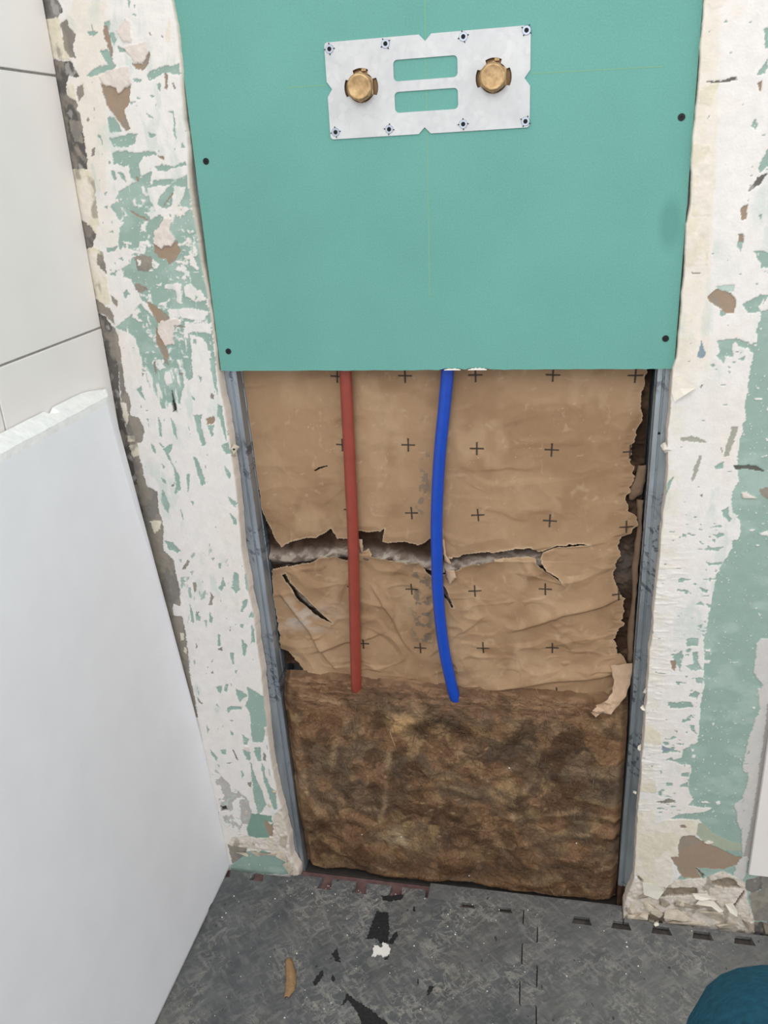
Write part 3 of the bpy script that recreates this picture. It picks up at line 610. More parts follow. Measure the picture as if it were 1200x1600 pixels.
('GY',[(689.8,109.0),(710.1,119.7),(712.9,94.8),(701.6,82.7),(689.8,91.1)]),
('TP',[(710.1,119.7),(753.7,126.4),(764.5,38.5),(709.1,29.0),(699.1,72.0),(698.0,82.1),(713.2,92.3)]),
('DK',[(709.4,26.4),(764.5,38.5),(768.9,2.1),(712.5,-2.6)]),
('DK',[(690.0,124.2),(704.2,125.1),(702.8,121.1),(694.2,118.5)]),
]
LEFT_EDGE=[(-49.5,1315.5),(-48.0,1300.8),(-47.8,1271.8),(-49.3,1246.2),(-52.2,1217.5),(-53.6,1192.1),(-52.0,1176.0),(-54.8,1146.3),(-57.3,1129.8),(-58.4,1111.6),(-58.6,1093.0),(-56.4,1079.4),(-55.4,1056.5),(-55.3,1027.9),(-54.3,1004.2),(-52.3,981.7),(-52.3,949.8),(-51.7,922.3),(-52.7,888.2),(-52.2,875.2),(-49.3,832.0),(-47.4,789.4),(-46.6,737.0),(-47.3,701.4),(-48.8,650.8),(-50.0,625.5),(-49.0,601.8),(-47.1,551.4),(-43.9,519.2),(-45.0,466.0),(-43.6,424.0),(-44.7,386.6),(-45.9,348.3),(-45.5,313.1),(-45.9,280.8),(-46.2,247.9),(-43.8,209.5),(-41.1,173.0),(-37.5,153.4),(-37.1,125.0),(-31.4,92.8),(-32.5,47.8),(-22.4,22.1)]
RIGHT_EDGE=[(529.8,1268.9),(529.2,1247.2),(530.1,1212.1),(530.5,1180.8),(529.3,1161.2),(529.3,1132.9),(530.0,1107.8),(533.0,1072.2),(529.9,1052.1),(531.3,1008.6),(530.9,978.8),(530.8,943.0),(530.5,901.0),(527.1,888.7),(526.7,874.0),(527.7,830.4),(526.8,801.0),(531.1,762.7),(530.7,726.7),(528.5,702.1),(528.9,662.7),(529.2,624.1),(528.3,590.0),(527.2,570.7),(528.2,517.6),(525.8,491.1),(526.5,454.0),(526.8,422.3),(526.4,400.8),(527.5,357.0),(526.6,314.0),(528.6,281.9),(527.6,253.6),(526.4,212.6),(528.1,168.5),(528.3,117.8),(529.2,85.5),(524.6,65.0),(519.8,48.2),(517.2,23.5),(517.3,4.4)]
TEAR=[(-19.3,577.5),(-38.6,604.3),(-21.8,655.9),(-9.5,623.3),(-2.5,614.2),(12.3,623.2),(37.5,630.4),(53.2,631.0),(75.7,646.1),(84.0,630.1),(99.4,630.7),(114.7,644.5),(129.6,642.0),(147.6,643.7),(155.4,649.0),(149.5,626.6),(185.2,628.0),(202.7,623.7),(220.6,634.4),(235.3,638.0),(238.4,651.0),(240.0,608.1),(249.2,606.5),(282.2,615.5),(322.6,620.2),(343.9,625.5),(362.4,626.3),(373.0,620.9),(398.8,632.2),(429.6,636.9),(441.7,634.8),(401.5,630.4),(378.2,621.1),(375.8,609.1),(384.0,594.6),(400.1,583.3),(409.6,571.8),(389.4,588.8),(378.7,595.8),(367.8,611.7),(357.2,614.2),(336.0,610.3),(309.2,606.1),(282.0,600.4),(262.7,591.8),(243.1,581.7),(218.8,577.4),(203.7,599.8),(184.8,597.4),(168.9,599.8),(147.3,603.0),(134.2,606.9),(129.5,616.6),(115.1,607.7),(95.7,597.9),(77.1,603.0),(57.5,601.1),(39.8,589.8),(5.6,585.0)]
SLITS=[[(-6.3,567.3),(-0.2,571.9),(5.2,554.4),(23.5,536.9),(41.4,516.5),(52.2,501.1),(68.3,488.2),(48.7,495.9),(32.8,510.5),(16.9,525.0),(3.9,548.4),(-1.7,556.8)],[(237.1,564.8),(242.6,558.9),(246.8,541.2),(252.1,526.7),(248.4,526.5),(241.2,540.9),(236.6,547.0)],[(56.2,734.7),(65.6,740.0),(79.2,743.6),(79.0,741.5),(66.8,737.3),(59.1,733.2)],[(485.1,470.7),(489.4,464.6),(487.0,461.2)]]
PAPER_RIGHT=[(500.6,883.8),(501.0,878.2),(499.4,866.0),(498.4,840.5),(498.8,813.7),(493.0,786.4),(487.8,767.2),(489.0,752.2),(495.2,748.8),(492.6,730.9),(490.7,716.5),(486.1,701.8),(488.7,684.4),(498.1,679.1),(503.0,664.4),(493.0,652.2),(479.9,647.5),(479.7,628.3),(482.8,616.9),(475.3,588.6),(483.0,563.6),(491.3,552.0),(492.7,527.6),(491.1,508.9),(482.5,495.8),(485.1,470.7),(493.9,455.3),(501.1,446.1),(504.3,436.6),(499.5,426.5),(493.7,417.2),(484.4,423.1),(484.8,378.6)]
PAPER_LEFT=[(-26.7,887.0),(-27.0,876.3),(-24.9,839.4),(-26.2,779.9),(-31.1,713.0),(-26.4,703.2),(-27.6,675.1),(-21.8,655.9),(-18.0,617.8),(-19.3,577.5),(-23.8,564.3),(-24.4,520.4),(-21.4,469.9),(-20.6,437.7),(-8.5,432.7),(7.8,405.8),(16.4,385.1),(13.1,348.6)]
CROSSES=[(102.2,870.6),(194.7,871.1),(287.6,871.7),(386.3,871.3),(487.6,870.1),(102.2,774.1),(195.0,775.3),(288.3,771.2),(387.0,770.9),(487.2,768.9),(106.4,676.2),(195.4,674.1),(289.0,674.2),(386.8,668.8),(488.2,662.9),(102.7,552.5),(190.5,552.9),(283.3,555.8),(382.9,563.2),(483.6,559.6),(112.3,456.3),(200.3,454.6),(294.6,461.3),(394.9,468.5),(403.2,390.7),(306.6,380.0)]
RED=[(117.9,897.6),(117.2,876.2),(115.8,819.2),(114.9,773.9),(113.3,717.5),(112.1,659.0),(108.4,577.4),(105.1,513.2),(102.4,457.7),(98.6,386.2),(98.6,370.9)]
BLUE=[(254.0,896.6),(252.7,877.4),(247.3,828.8),(240.8,775.7),(235.8,720.5),(232.4,663.2),(231.5,613.8),(231.4,562.9),(233.7,510.4),(238.1,461.9),(243.9,423.3),(251.6,378.4),(255.2,362.4)]
BOARD_LEFT=[(-48.1,1316.4),(-47.7,1154.5),(-48.7,886.4)]
STRIP=[(487.1,443.7),(506.7,449.5),(504.6,425.9),(496.0,407.9),(486.1,393.9),(471.8,397.0),(461.7,382.8),(458.4,378.1),(480.1,445.2),(483.4,413.3),(470.7,401.3),(457.0,389.1)]
FLAKE=[(136.9,-124.4),(142.7,-125.2),(147.1,-128.8),(150.3,-126.2),(149.7,-118.7),(158.7,-121.6),(162.6,-127.4),(163.1,-134.8),(159.0,-141.8),(154.0,-144.2),(153.3,-140.6),(145.9,-140.7),(142.1,-144.4),(138.7,-145.0)]
SHAVING=[(12.7,-170.2),(21.0,-188.6),(27.8,-206.7),(30.2,-222.4),(28.7,-233.1)]
BLACK_SPOTS=[[(127.1,-60.0),(146.4,-59.4),(154.8,-92.5),(157.7,-116.4),(145.0,-118.4),(139.6,-110.5),(121.8,-115.4),(125.3,-78.9)],[(158.6,-111.9),(166.3,-93.0),(170.6,-101.2),(163.9,-119.7),(157.7,-116.4)],[(75.0,-150.8),(81.7,-136.9),(87.7,-153.0),(93.8,-162.5),(83.9,-159.9)],[(59.6,-202.3),(64.9,-185.5),(68.6,-178.8),(73.0,-188.3),(65.6,-207.3)],[(84.7,-184.4),(91.5,-189.3),(91.5,-196.3),(87.1,-192.0)],[(114.9,-211.1),(127.3,-218.6),(158.3,-232.3),(183.7,-248.3),(190.6,-257.6),(151.6,-264.0),(137.0,-237.6),(119.3,-221.8),(110.2,-234.5),(113.7,-220.8)],[(185.6,-40.4),(189.0,-43.4),(188.5,-51.8),(185.6,-48.7)],[(212.2,-172.0),(215.7,-171.5),(214.8,-182.4)],[(232.0,-180.7),(238.0,-179.7),(236.6,-187.7),(232.9,-197.8),(230.7,-194.4)],[(155.9,-144.4),(163.5,-136.9),(163.4,-145.3),(158.4,-147.7)],[(128.4,-28.5),(166.4,-20.3),(162.4,-30.7),(143.9,-37.1),(134.2,-37.4)]]
WOOL_FOLDS=[[(-0.8,327.8),(0.4,272.0),(1.4,201.4),(23.3,137.5),(68.4,74.8)],[(154.0,318.3),(142.4,230.5),(131.5,164.5),(122.8,123.4)],[(48.2,174.0),(90.3,156.7),(124.5,153.1)],[(224.2,16.3),(298.9,20.9),(381.8,40.7),(441.9,63.6),(504.5,97.0)],[(-1.6,106.9),(60.2,38.4),(169.9,16.5)],[(340.0,167.7),(437.5,196.7),(519.5,173.6)],[(359.2,228.2),(416.2,267.7),(495.9,264.8)],[(184.7,378.0),(300.9,375.6),(431.2,381.8),(502.5,394.9)],[(257.9,104.1),(340.3,110.3),(438.9,152.6),(511.5,147.2)],[(11.7,371.1),(103.0,351.8),(184.4,371.0),(205.1,341.2)],[(80.5,323.3),(58.9,284.3),(50.6,232.9)],[(240.8,266.5),(300.2,242.3),(377.8,281.5),(404.8,343.0)],[(177.8,209.1),(229.7,225.4),(279.9,208.6)]]


# ---------------------------------------------------------------- structure: back wall, scraped old plasterboard left and right of the bay
PAL = {k: np.array(lin(v)) for k, v in dict(W=(231, 227, 223), WC=(231, 223, 213), CR=(222, 214, 194), GR=(151, 175, 165), LG=(186, 204, 196), DG=(128, 158, 144), BR=(160, 140, 120), TP=(150, 142, 131),
       DK=(98, 95, 91), GY=(128, 124, 119), FL=(222, 211, 203), CO=(214, 204, 190), BK=(70, 64, 58), YS=(226, 212, 180), BG=(140, 156, 166), CG=(168, 168, 156), DG2=(96, 98, 90), OL=(170, 178, 158), LS=(206, 203, 199), LD=(172, 168, 164), DC=(142, 130, 114)).items()}
HGT = dict(W=.85, WC=.9, CR=1.2, GR=0., LG=.1, DG=0., BR=-.5, TP=.3, DK=.1, GY=.1, FL=2.0, CO=1.0, BK=-4., YS=.85, BG=.4, CG=.2, DG2=-.8, OL=.2, LS=.9, LD=.2, DC=-3.)
ROUGHH = dict(W=.16, WC=.2, CR=.55, DK=1.0, TP=.6, CO=1.9, DC=2.5, FL=1.0, GY=.6)
def build_wall(name, side, EDGE, PATCHES):
    zr = np.concatenate([np.arange(.0015, 1.345, .0011), np.arange(1.36, 1.75, .03)])
    E = sorted(EDGE, key=lambda p: p[1]); ez = np.array([p[1] for p in E])/1000; ex = np.array([p[0] for p in E])/1000
    edge = np.interp(zr, ez, ex)+.0012*(fbm(zr*70, zr*0+3, 2, 5)-.5)*2
    if side == 'L':
        nc = 152; u = np.linspace(0, 1, nc); X = -.2145+u[None, :]*(edge[:, None]+.2145)
    else:
        nc = 232; u = np.linspace(0, 1, nc); X = edge[:, None]+u[None, :]*(.785-edge[:, None])
    Z = np.repeat(zr[:, None], nc, 1)
    x = X*1000; z = Z*1000
    wx = x+3.2*(fbm(x/7, z/7, 1, 3)-.5)+1.3*(vn(x/2.2, z/2.2, 4)-.5)
    wz = z+3.2*(fbm(x/7+40, z/7, 5, 3)-.5)+1.3*(vn(x/2.2+11, z/2.2, 6)-.5)
    base = 'W' if side == 'L' else 'GR'
    col = np.broadcast_to(PAL[base], X.shape+(3,)).copy(); H = np.full(X.shape, HGT[base]); R = np.full(X.shape, ROUGHH.get(base, .1)); white = np.full(X.shape, base == 'W')
    if side == 'R':
        pass
    n1 = fbm(x/13, z/13, 8, 4); n2 = ridge(x/16, z/16, 9, 3); n3 = fbm(x/6, z/22, 10, 4)
    def put(msk, key, a=1.):
        col[msk] = col[msk]*(1-a)+PAL[key]*a; H[msk] = H[msk]*(1-a)+HGT[key]*a; R[msk] = ROUGHH.get(key, .1)
        if a == 1: white[msk] = key in ('W', 'WC')
    for key, P in PATCHES:
        P = np.array(P); lo = P.min(0)-6; hi = P.max(0)+6
        box = (x > lo[0]) & (x < hi[0]) & (z > lo[1]) & (z < hi[1])
        if not box.any(): continue
        msk = np.zeros(X.shape, bool); small = (hi-lo-12).min() < 9
        if small: msk[box] = inpoly(.55*wx[box]+.45*x[box], .55*wz[box]+.45*z[box], P)
        else: msk[box] = inpoly(wx[box], wz[box], P)
        if key == 'GM':
            put(msk, 'GR'); w = msk & ((n2 > .885) | (n1 > .66)); put(w, 'W'); put(msk & (n2 > .85) & (n2 <= .885), 'LG')
        elif key == 'GS':
            put(msk, 'GR'); w = msk & (n3 > .56); put(w, 'W'); put(msk & (n3 > .5) & (n3 <= .56), 'LG')
        elif key == 'MT':
            put(msk, 'W', .45); put(msk & (n1 < .5), 'GY', .55); put(msk & (n2 > .83), 'LG', .8)
        elif key == 'YS': put(msk, key, .5)
        elif key == 'GF':
            a = msk & (n3 < .54); put(a, 'GR', .55); put(a & (n3 < .46), 'GR', .6)
        else: put(msk, key)
    for key, other, lo_, sc_ in (('DK', 'TP', .48, 16), ('DK', 'LD', .58, 9), ('TP', 'GY', .5, 13), ('CR', 'TP', .56, 15), ('CR', 'WC', .5, 24), ('GY', 'DK', .5, 14), ('GY', 'LD', .55, 8), ('CO', 'FL', .5, 20), ('CO', 'TP', .55, 14), ('BR', 'TP', .55, 20)):
        if side == 'R' and key == 'CR' and other == 'TP': continue
        mk = np.abs(col-PAL[key]).sum(-1) < 1e-6
        a_ = sstep(lo_, lo_+.12, fbm(x/sc_+lo_*90, z/(sc_*1.7), 3+int(lo_*100) % 7, 5))*mk*.75; col[:] = mix(col, PAL[other], a_)
    # small scraper nicks through the filler, specks of filler left on the green face
    rs = np.random.RandomState(3 if side == 'L' else 5)
    nick = vn(x/3.1+.25*z/9, z/(10 if side == 'L' else 3.4), 11); dens = vn(x/55, z/70, 12)
    if side == 'R': nick = vn(x/8., z/2.6, 11)
    put(white & (nick > .985-.06*dens) & (n1 > .5), 'GR')
    if side == 'R':
        du = x-edge[:, None]*1000; sl_ = vn(wx/9., wz/3.4, 15)
        put(white & (sl_ > .80) & (du > 26) & (du < 66) & (z < 700) & (z > 165) & (vn(x/40, z/26, 2) > .45), 'GR')
    spk = vn(x/2.0, z/1.6, 13)
    isg = (np.abs(col-PAL['GR']).sum(-1) < 1e-6)
    put(isg & (spk > .965-.05*dens), 'W')
    isg = (np.abs(col-PAL['GR']).sum(-1) < 1e-6)
    sm = sstep(.5, .75, fbm(x/30, z/18, 14, 4))*.35*isg; col[:] = mix(col, PAL['LG'], sm)
    # trowel tone: slow warm/cool drift of the filler, feathered grey-green where it is scraped thin
    thin = sstep(.54, .68, fbm(x/14, z/38, 3, 5))*.42*white*sstep(.4, .6, fbm(x/80, z/90, 11, 3)); col[:] = mix(col, PAL['LG'], thin)
    warm = sstep(.45, .7, fbm(x/60, z/60, 4, 3))*.5*white; col[:] = mix(col, PAL['WC'], warm)
    col *= (1+.10*(fbm(x/5, z/5, 6, 3)-.5)*(R > .5)+.03*(n1-.5))[..., None]
    hum = fbm(x/7, z/7, 1, 4)-.5
    fac = np.abs(2*vn(x/9, z/6, 7)-1)-.5
    H = H+R*2*hum+np.where(R > 2, 2.4*fac, 0)+.35*(fbm(x/40, z/40, 2, 3)-.5)*2
    if side == 'R':   # comb ridges left by the notched trowel along the cut edge
        du = x-edge[:, None]*1000; rid = sstep(.5, .75, fbm(x/17, z/4.2, 2, 3))+.8*(fbm(x/8, z/7, 7, 3)-.3)
        H = H+rid*.75*white*sstep(50, 10, du)*sstep(720, 600, z); col[:] = mix(col, PAL['CR'], white*sstep(30, 4, du)*.45*sstep(.35, .6, fbm(x/18, z/12, 5, 3)))
    Y = -.0055-H/1000
    # thin tapering of the sheet to its broken edge
    V = np.stack([X, Y, Z], -1)
    nr = len(zr); s = 1 if side == 'L' else -1
    ring = [V]; rc = [col]
    e = V[:, -1] if side == 'L' else V[:, 0]
    rn = [fbm(zr*90, zr*0+k, 3+k, 4) for k in range(3)]
    rl = fbm(zr*28, zr*0+2, 6, 4); ext = (1.6+2.4*rl)/1000
    add = []
    for k, (f, yy) in enumerate(((.45, -.003), (.8, .004), (1., .0118))):
        q = e.copy(); q[:, 0] += s*ext*f*(1 if side == 'L' else .35)+.0005*(rn[k]-.5); q[:, 1] = yy+.0007*(rn[(k+1) % 3]-.5); add.append(q)
    ec = np.broadcast_to(PAL['CO'], (nr, 3))*(.92+.2*rl[:, None]+.08*(rn[1][:, None]-.5))
    ec = ec*np.array([1, .97, .97])
    if side == 'L': V2 = np.concatenate([V]+[a[:, None] for a in add], 1); C2 = np.concatenate([col]+[ec[:, None]]*3, 1)
    else: V2 = np.concatenate([a[:, None] for a in add[::-1]]+[V], 1); C2 = np.concatenate([ec[:, None]]*3+[col], 1)
    me = npmesh(name, V2.reshape(-1, 3), grid_faces(nr, V2.shape[1]), C2.reshape(-1, 3))
    return tag(link(name, me, M['wall']), kind='structure')
wall_l = build_wall('wall_back_left', 'L', LEFT_EDGE, LEFT_PATCHES)
wall_r = build_wall('wall_back_right', 'R', RIGHT_EDGE, RIGHT_PATCHES)

def box(bm, x0, x1, y0, y1, z0, z1):
    vs = [bm.verts.new(c) for c in ((x0, y0, z0), (x1, y0, z0), (x1, y1, z0), (x0, y1, z0), (x0, y0, z1), (x1, y0, z1), (x1, y1, z1), (x0, y1, z1))]
    for f in ((0, 3, 2, 1), (4, 5, 6, 7), (0, 1, 5, 4), (1, 2, 6, 5), (2, 3, 7, 6), (3, 0, 4, 7)): bm.faces.new([vs[i] for i in f])
    return vs
def boxmesh(name, b, bev=0.):
    bm = bmesh.new(); box(bm, *b)
    if bev: bmesh.ops.bevel(bm, geom=bm.edges[:], offset=bev, segments=1, affect='EDGES')
    return bmm(name, bm)
tag(link('floor', boxmesh('floor', (-.36, 2.6, -3.6, .14, -.05, 0.)), M['floor']), kind='structure')
# rear lining of the stud bay, the far face of the wall
tag(link('wall_back', boxmesh('wall_back', (-.36, 1.5, .088, .10, 0., 1.75)), M['grout']), kind='structure')
tag(link('wall_back_right', boxmesh('wall_back_right', (.7848, 2.2, -.0055, .0118, .0, 1.75)), M['old_board']), kind='structure')
# tiled side wall
XT = -.2071
wl = tag(link('wall_left', boxmesh('wall_left', (-.36, XT-.0022, -2.4, .012, 0., 1.75)), M['grout']), kind='structure')
def tiles():
    k = 0; hz = [.0465, .347, .6475, .9483, 1.249, 1.55]
    gap = .0013
    for i, z0 in enumerate([-.25]+hz):
        z1 = ([-.25]+hz+[1.76])[i+1]
        za = max(z0+gap, .002); zb = min(z1-gap, 1.749)
        off = 0. if i % 2 == 0 else .3
        cuts = ([-.247, -.847, -1.447, -2.047, -2.39] if i % 2 == 1 else [-.547, -1.147, -1.747, -2.39])
        if i == 3: cuts = [-.247, -.847, -1.447, -2.047, -2.39]
        elif i == 4: cuts = [-.547, -1.147, -1.747, -2.39]
        y1 = -.0092
        for c in cuts:
            me = boxmesh('tile', (XT-.008, XT+.0004*(1 if (k*7) % 3 else -.4), c+gap, y1, za, zb), .0007)
            link('tile', me, M['tile'], wl); y1 = c-gap; k += 1
tiles()
# one white tile still fixed at the right
link('tile', boxmesh('tile', (.6905, .99, -.0135, -.0062, .126, .43), .0008), M['tile'], wall_r)

# ---------------------------------------------------------------- broken plaster on the wall: shards, curls
def shard(rs, c, s, flat=.35, rot=None):
    bm = bmesh.new()
    pts = [Vector((rs.uniform(-1, 1)*s[0], rs.uniform(-1, 1)*s[1], rs.uniform(-1, 1)*s[2])) for _ in range(11)]
    for p_ in pts: bm.verts.new(p_)
    bmesh.ops.convex_hull(bm, input=bm.verts[:])
    for v in [v for v in bm.verts if not v.link_faces]: bm.verts.remove(v)
    bmesh.ops.transform(bm, matrix=Matrix.Translation(c) @ Matrix.Rotation(rs.uniform(-.9, .9) if rot is None else rot, 4, 'Y') @ Matrix.Rotation(rs.uniform(-.25, .25), 4, 'X'), verts=bm.verts)
    return bmm('plaster_chunk', bm)
rs = random.Random(4)
for (x, z, sx, sz, sy, r_, k) in [(.541, .012, .016, .010, .006, .1, 0), (.553, .034, .013, .012, .004, -.7, 0), (.568, .022, .012, .007, .005, .75, 0), (.598, .026, .024, .010, .005, .02, 0), (.641, .030, .024, .014, .005, .03, 0),
        (.62, .008, .038, .007, .005, .02, 0), (.672, .014, .017, .012, .005, -.6, 0), (.575, .046, .012, .008, .004, .5, 1), (.545, .054, .010, .006, .004, -.5, 1), (.612, .046, .02, .005, .004, .05, 1), (.604, .0495, .006, .005, .004, 0, 0),
        (.528, .027, .007, .012, .005, .3, 0), (.70, .02, .012, .012, .004, 0, 1), (.733, .018, .016, .012, .005, .1, 1), (.548, .0045, .014, .0035, .005, 0, 1), (.53, .008, .010, .006, .005, 0, 0)]:
    link('plaster_chunk', shard(rs, Vector((x, -.008, z)), (sx, sy, sz), rot=r_), M['chunk_dark' if k else 'chunk'], wall_r)
for (x, z, sx, sz, sy, r_) in [(-.047, .054, .012, .012, .004, .2), (-.036, .03, .010, .012, .004, -.5), (-.026, .012, .008, .010, .004, -.6), (-.06, .054, .014, .006, .003, 0), (-.09, .05, .022, .006, .003, .05), (-.122, .049, .016, .006, .003, .05), (-.04, .083, .007, .016, .003, .2),
        (-.0465, .1845, .005, .006, .003, .2), (-.0575, .158, .004, .004, .0025, 0), (-.1, .14, .004, .005, .0025, 0)]:
    link('plaster_chunk', shard(rs, Vector((x, -.007, z)), (sx, sy, sz), rot=r_), M['chunk'], wall_l)
for (x, z, s_) in [(-.0425, .779, .006), (-.0455, .77, .005)]: link('plaster_chunk', shard(rs, Vector((x, -.001, z)), (s_, .006, s_*1.3)), M['chunk'], wall_l)
def hole(): return disc('nail_hole', -.0415, .7785, .0013, -.0062, -.0050, M['dark'], wall_l, 12)
for (x, z, s_) in [(.5235, .79, .006), (.529, .786, .006), (.5225, .4, .004), (.524, .43, .004), (.521, .33, .005), (.522, .25, .004)]: link('plaster_chunk', shard(rs, Vector((x, -.002, z)), (s_, .006, s_)), M['flake'], wall_r)
def curl(name, pts, lift, material, parent, th=.0009):
    """a torn flake: outline (x,z) in metres, lifting off the wall towards its far points"""
    bm = bmesh.new(); n = len(pts)
    f = [bm.verts.new((p[0], -.0078-l_, p[1])) for p, l_ in zip(pts, lift)]; b = [bm.verts.new((p[0], -.0078-l_+th, p[1])) for p, l_ in zip(pts, lift)]
    c0 = Vector((sum(p[0] for p in pts)/n, -.0078-sum(lift)/n*.7, sum(p[1] for p in pts)/n)); fc = bm.verts.new(c0); bc = bm.verts.new(c0+Vector((0, th, 0)))
    for i in range(n):
        j = (i+1) % n; bm.faces.new((f[i], f[j], fc)); bm.faces.new((b[j], b[i], bc)); bm.faces.new((f[i], b[i], b[j], f[j]))
    return link(name, bmm(name, bm), material, parent)
curl('paint_flake', [(.5277, .877), (.5375, .8805), (.553, .8665), (.541, .858), (.531, .8495), (.5272, .860)], [.0005, .001, .006, .007, .004, .001], M['flake'], wall_r)
curl('paint_flake', [(.6155, .0735), (.6365, .0765), (.6440, .068), (.6300, .0655), (.6205, .0665)], [.002, .002, .003, .006, .005], M['flake'], wall_r)
curl('paint_flake', [(.6285, .064), (.648, .0625), (.662, .050), (.656, .0475), (.645, .0555), (.627, .055), (.622, .0525)], [.001, .002, .007, .008, .006, .005, .002], M['flake'], wall_r)
curl('paint_flake', [(.664, .060), (.675, .063), (.682, .052), (.683, .042), (.672, .048)], [.002, .002, .004, .007, .006], M['flake'], wall_r)
curl('paint_flake', [(.6855, .0405), (.6885, .046), (.6895, .036), (.6885, .026), (.6855, .028)], [.001, .006, .008, .006, .001], M['flake'], wall_r)
curl('paint_flake', [(.5415, .083), (.562, .084), (.574, .070), (.566, .055), (.545, .060)], [.0005, .001, .002, .004, .002], M['flake'], wall_r)


# ---------------------------------------------------------------- new green plasterboard with cut-outs and screws
def curve_slab(name, outer, holes, y0, y1, res=1):
    """flat slab with holes: outlines in x,z metres, thickness y0..y1"""
    cu = bpy.data.curves.new(name, 'CURVE'); cu.dimensions = '2D'; cu.fill_mode = 'BOTH'; cu.extrude = (y1-y0)/2
    for P in [outer]+holes:
        sp = cu.splines.new('POLY'); sp.points.add(len(P)-1); sp.use_cyclic_u = True
        for q, p_ in zip(sp.points, P): q.co = (p_[0], p_[1], 0, 1)
    o = bpy.data.objects.new(name, cu); COL.objects.link(o); bpy.context.view_layer.update()
    me = bpy.data.meshes.new_from_object(o.evaluated_get(bpy.context.evaluated_depsgraph_get()))
    bpy.data.objects.remove(o); bpy.data.curves.remove(cu)
    me.transform(Matrix.Rotation(math.pi/2, 4, 'X')); me.transform(Matrix.Translation((0, (y0+y1)/2, 0))); me.materials.clear(); me.name = name
    return me
def circ(cx, cz, r, n=40): return [(cx+r*math.cos(2*math.pi*i/n), cz+r*math.sin(2*math.pi*i/n)) for i in range(n)]
CAPS = [(.1652, 1.2128), (.3148, 1.2128)]
rb = random.Random(2)
bot = [(x_, .8866+.0004*rb.uniform(-1, 1)) for x_ in np.linspace(-.0482, .5288, 70)]
bot = [(a_, b_+(.0018 if .252 < a_ < .272 else .0024 if .282 < a_ < .305 else 0)) for a_, b_ in bot]
board = empty('plasterboard', (.24, 0, .8866), 'new green moisture-resistant plasterboard sheet screwed across the top of the open stud bay', 'plasterboard')
o = link('sheet', curve_slab('sheet', bot+[(.5283, 1.749), (-.0478, 1.749)], [circ(*c, .022) for c in CAPS], 0., .0125), M['board'], board)
for x0, x1, h_ in ((.2515, .2722, .0022), (.2815, .3052, .0030)):   # chipped paper showing white core along the bottom edge
    n_ = 14; up = [(x0+(x1-x0)*i/n_, .8866+h_*(.5+.5*rb.random())*min(1, 4*i/n_, 4*(1-i/n_)+.15)) for i in range(n_+1)]
    link('chipped_edge', curve_slab('chipped_edge', [(x1, .8862), (x0, .8862)]+up, [], -.0003, .0124), M['white'], board)
def disc(name, cx, cz, r, y0, y1, mat_, parent, n=24, r1=None):
    bm = bmesh.new(); r1 = r if r1 is None else r1
    A_ = [bm.verts.new((cx+r*math.cos(2*math.pi*i/n), y1, cz+r*math.sin(2*math.pi*i/n))) for i in range(n)]
    B_ = [bm.verts.new((cx+r1*math.cos(2*math.pi*i/n), y0, cz+r1*math.sin(2*math.pi*i/n))) for i in range(n)]
    for i in range(n): bm.faces.new((A_[i], A_[(i+1) % n], B_[(i+1) % n], B_[i]))
    bm.faces.new(B_[::-1]); bm.faces.new(A_)
    return link(name, bmm(name, bm), mat_, parent)
for (x_, z_) in ((-.0332, 1.1451), (-.0344, .9129), (.5166, .9231), (.5160, 1.1615)):
    s_ = disc('screw', x_, z_, .0043, -.0005, .012, M['black'], board, 20, .0039)
    bm = bmesh.new(); box(bm, x_-.0024, x_+.0024, -.0008, -.0004, z_-.0006, z_+.0006); box(bm, x_-.0006, x_+.0006, -.00079, -.0004, z_-.0024, z_+.0024)
    link('cross_recess', bmm('cross_recess', bm), M['dark'], s_)
def strip(name, a, b, w, mat_, parent, y=-.00012):
    a = Vector((a[0], 0, a[1])); b = Vector((b[0], 0, b[1])); d = (b-a).normalized(); n_ = Vector((-d.z, 0, d.x))*w/2
    bm = bmesh.new(); f = [(a-n_), (b-n_), (b+n_), (a+n_)]; v1 = [bm.verts.new(p_+Vector((0, y, 0))) for p_ in f]; v2 = [bm.verts.new(p_+Vector((0, .0001, 0))) for p_ in f]
    bm.faces.new(v1)
    for i in range(4): bm.faces.new((v1[i], v1[(i+1) % 4], v2[(i+1) % 4], v2[i]))
    return link(name, bmm(name, bm), mat_, parent)
strip('pencil_line', (.2415, 1.34), (.2362, .979), .0011, M['pencil'], board)
strip('pencil_line', (.078, 1.2186), (.1245, 1.2178), .0010, M['pencil'], board)
strip('pencil_line', (.3552, 1.2141), (.4925, 1.2118), .0010, M['pencil'], board)

hole()
# ---------------------------------------------------------------- zinc mounting plate, its screws, and the two capped brass fittings
plate = empty('mounting_plate', (.24, 0, 1.2108), 'rectangular zinc mounting plate with notches and two slots screwed to the green board', 'mounting plate')
def plate_outline():
    x0, x1, z0, z1 = .1252, .3546, 1.1607, 1.2607; c = .004; P = []
    def corner(cx, cz, a0):
        for i in range(6): t = a0+math.pi/2*i/5; P.append((cx+c*math.cos(t), cz+c*math.sin(t)))
    corner(x0+c, z0+c, math.pi)
    P.extend([(.2295, z0), (.2365, z0+.0068), (.2435, z0)]); corner(x1-c, z0+c, 1.5*math.pi)
    P.extend([(x1, 1.2022), (x1-.0062, 1.2102), (x1, 1.2182)]); corner(x1-c, z1-c, 0)
    P.extend([(.2470, z1), (.2400, z1-.0068), (.2330, z1)]); corner(x0+c, z1-c, math.pi/2)
    P.extend([(x0, 1.2212), (x0+.0058, 1.2132), (x0, 1.2052)]); return P
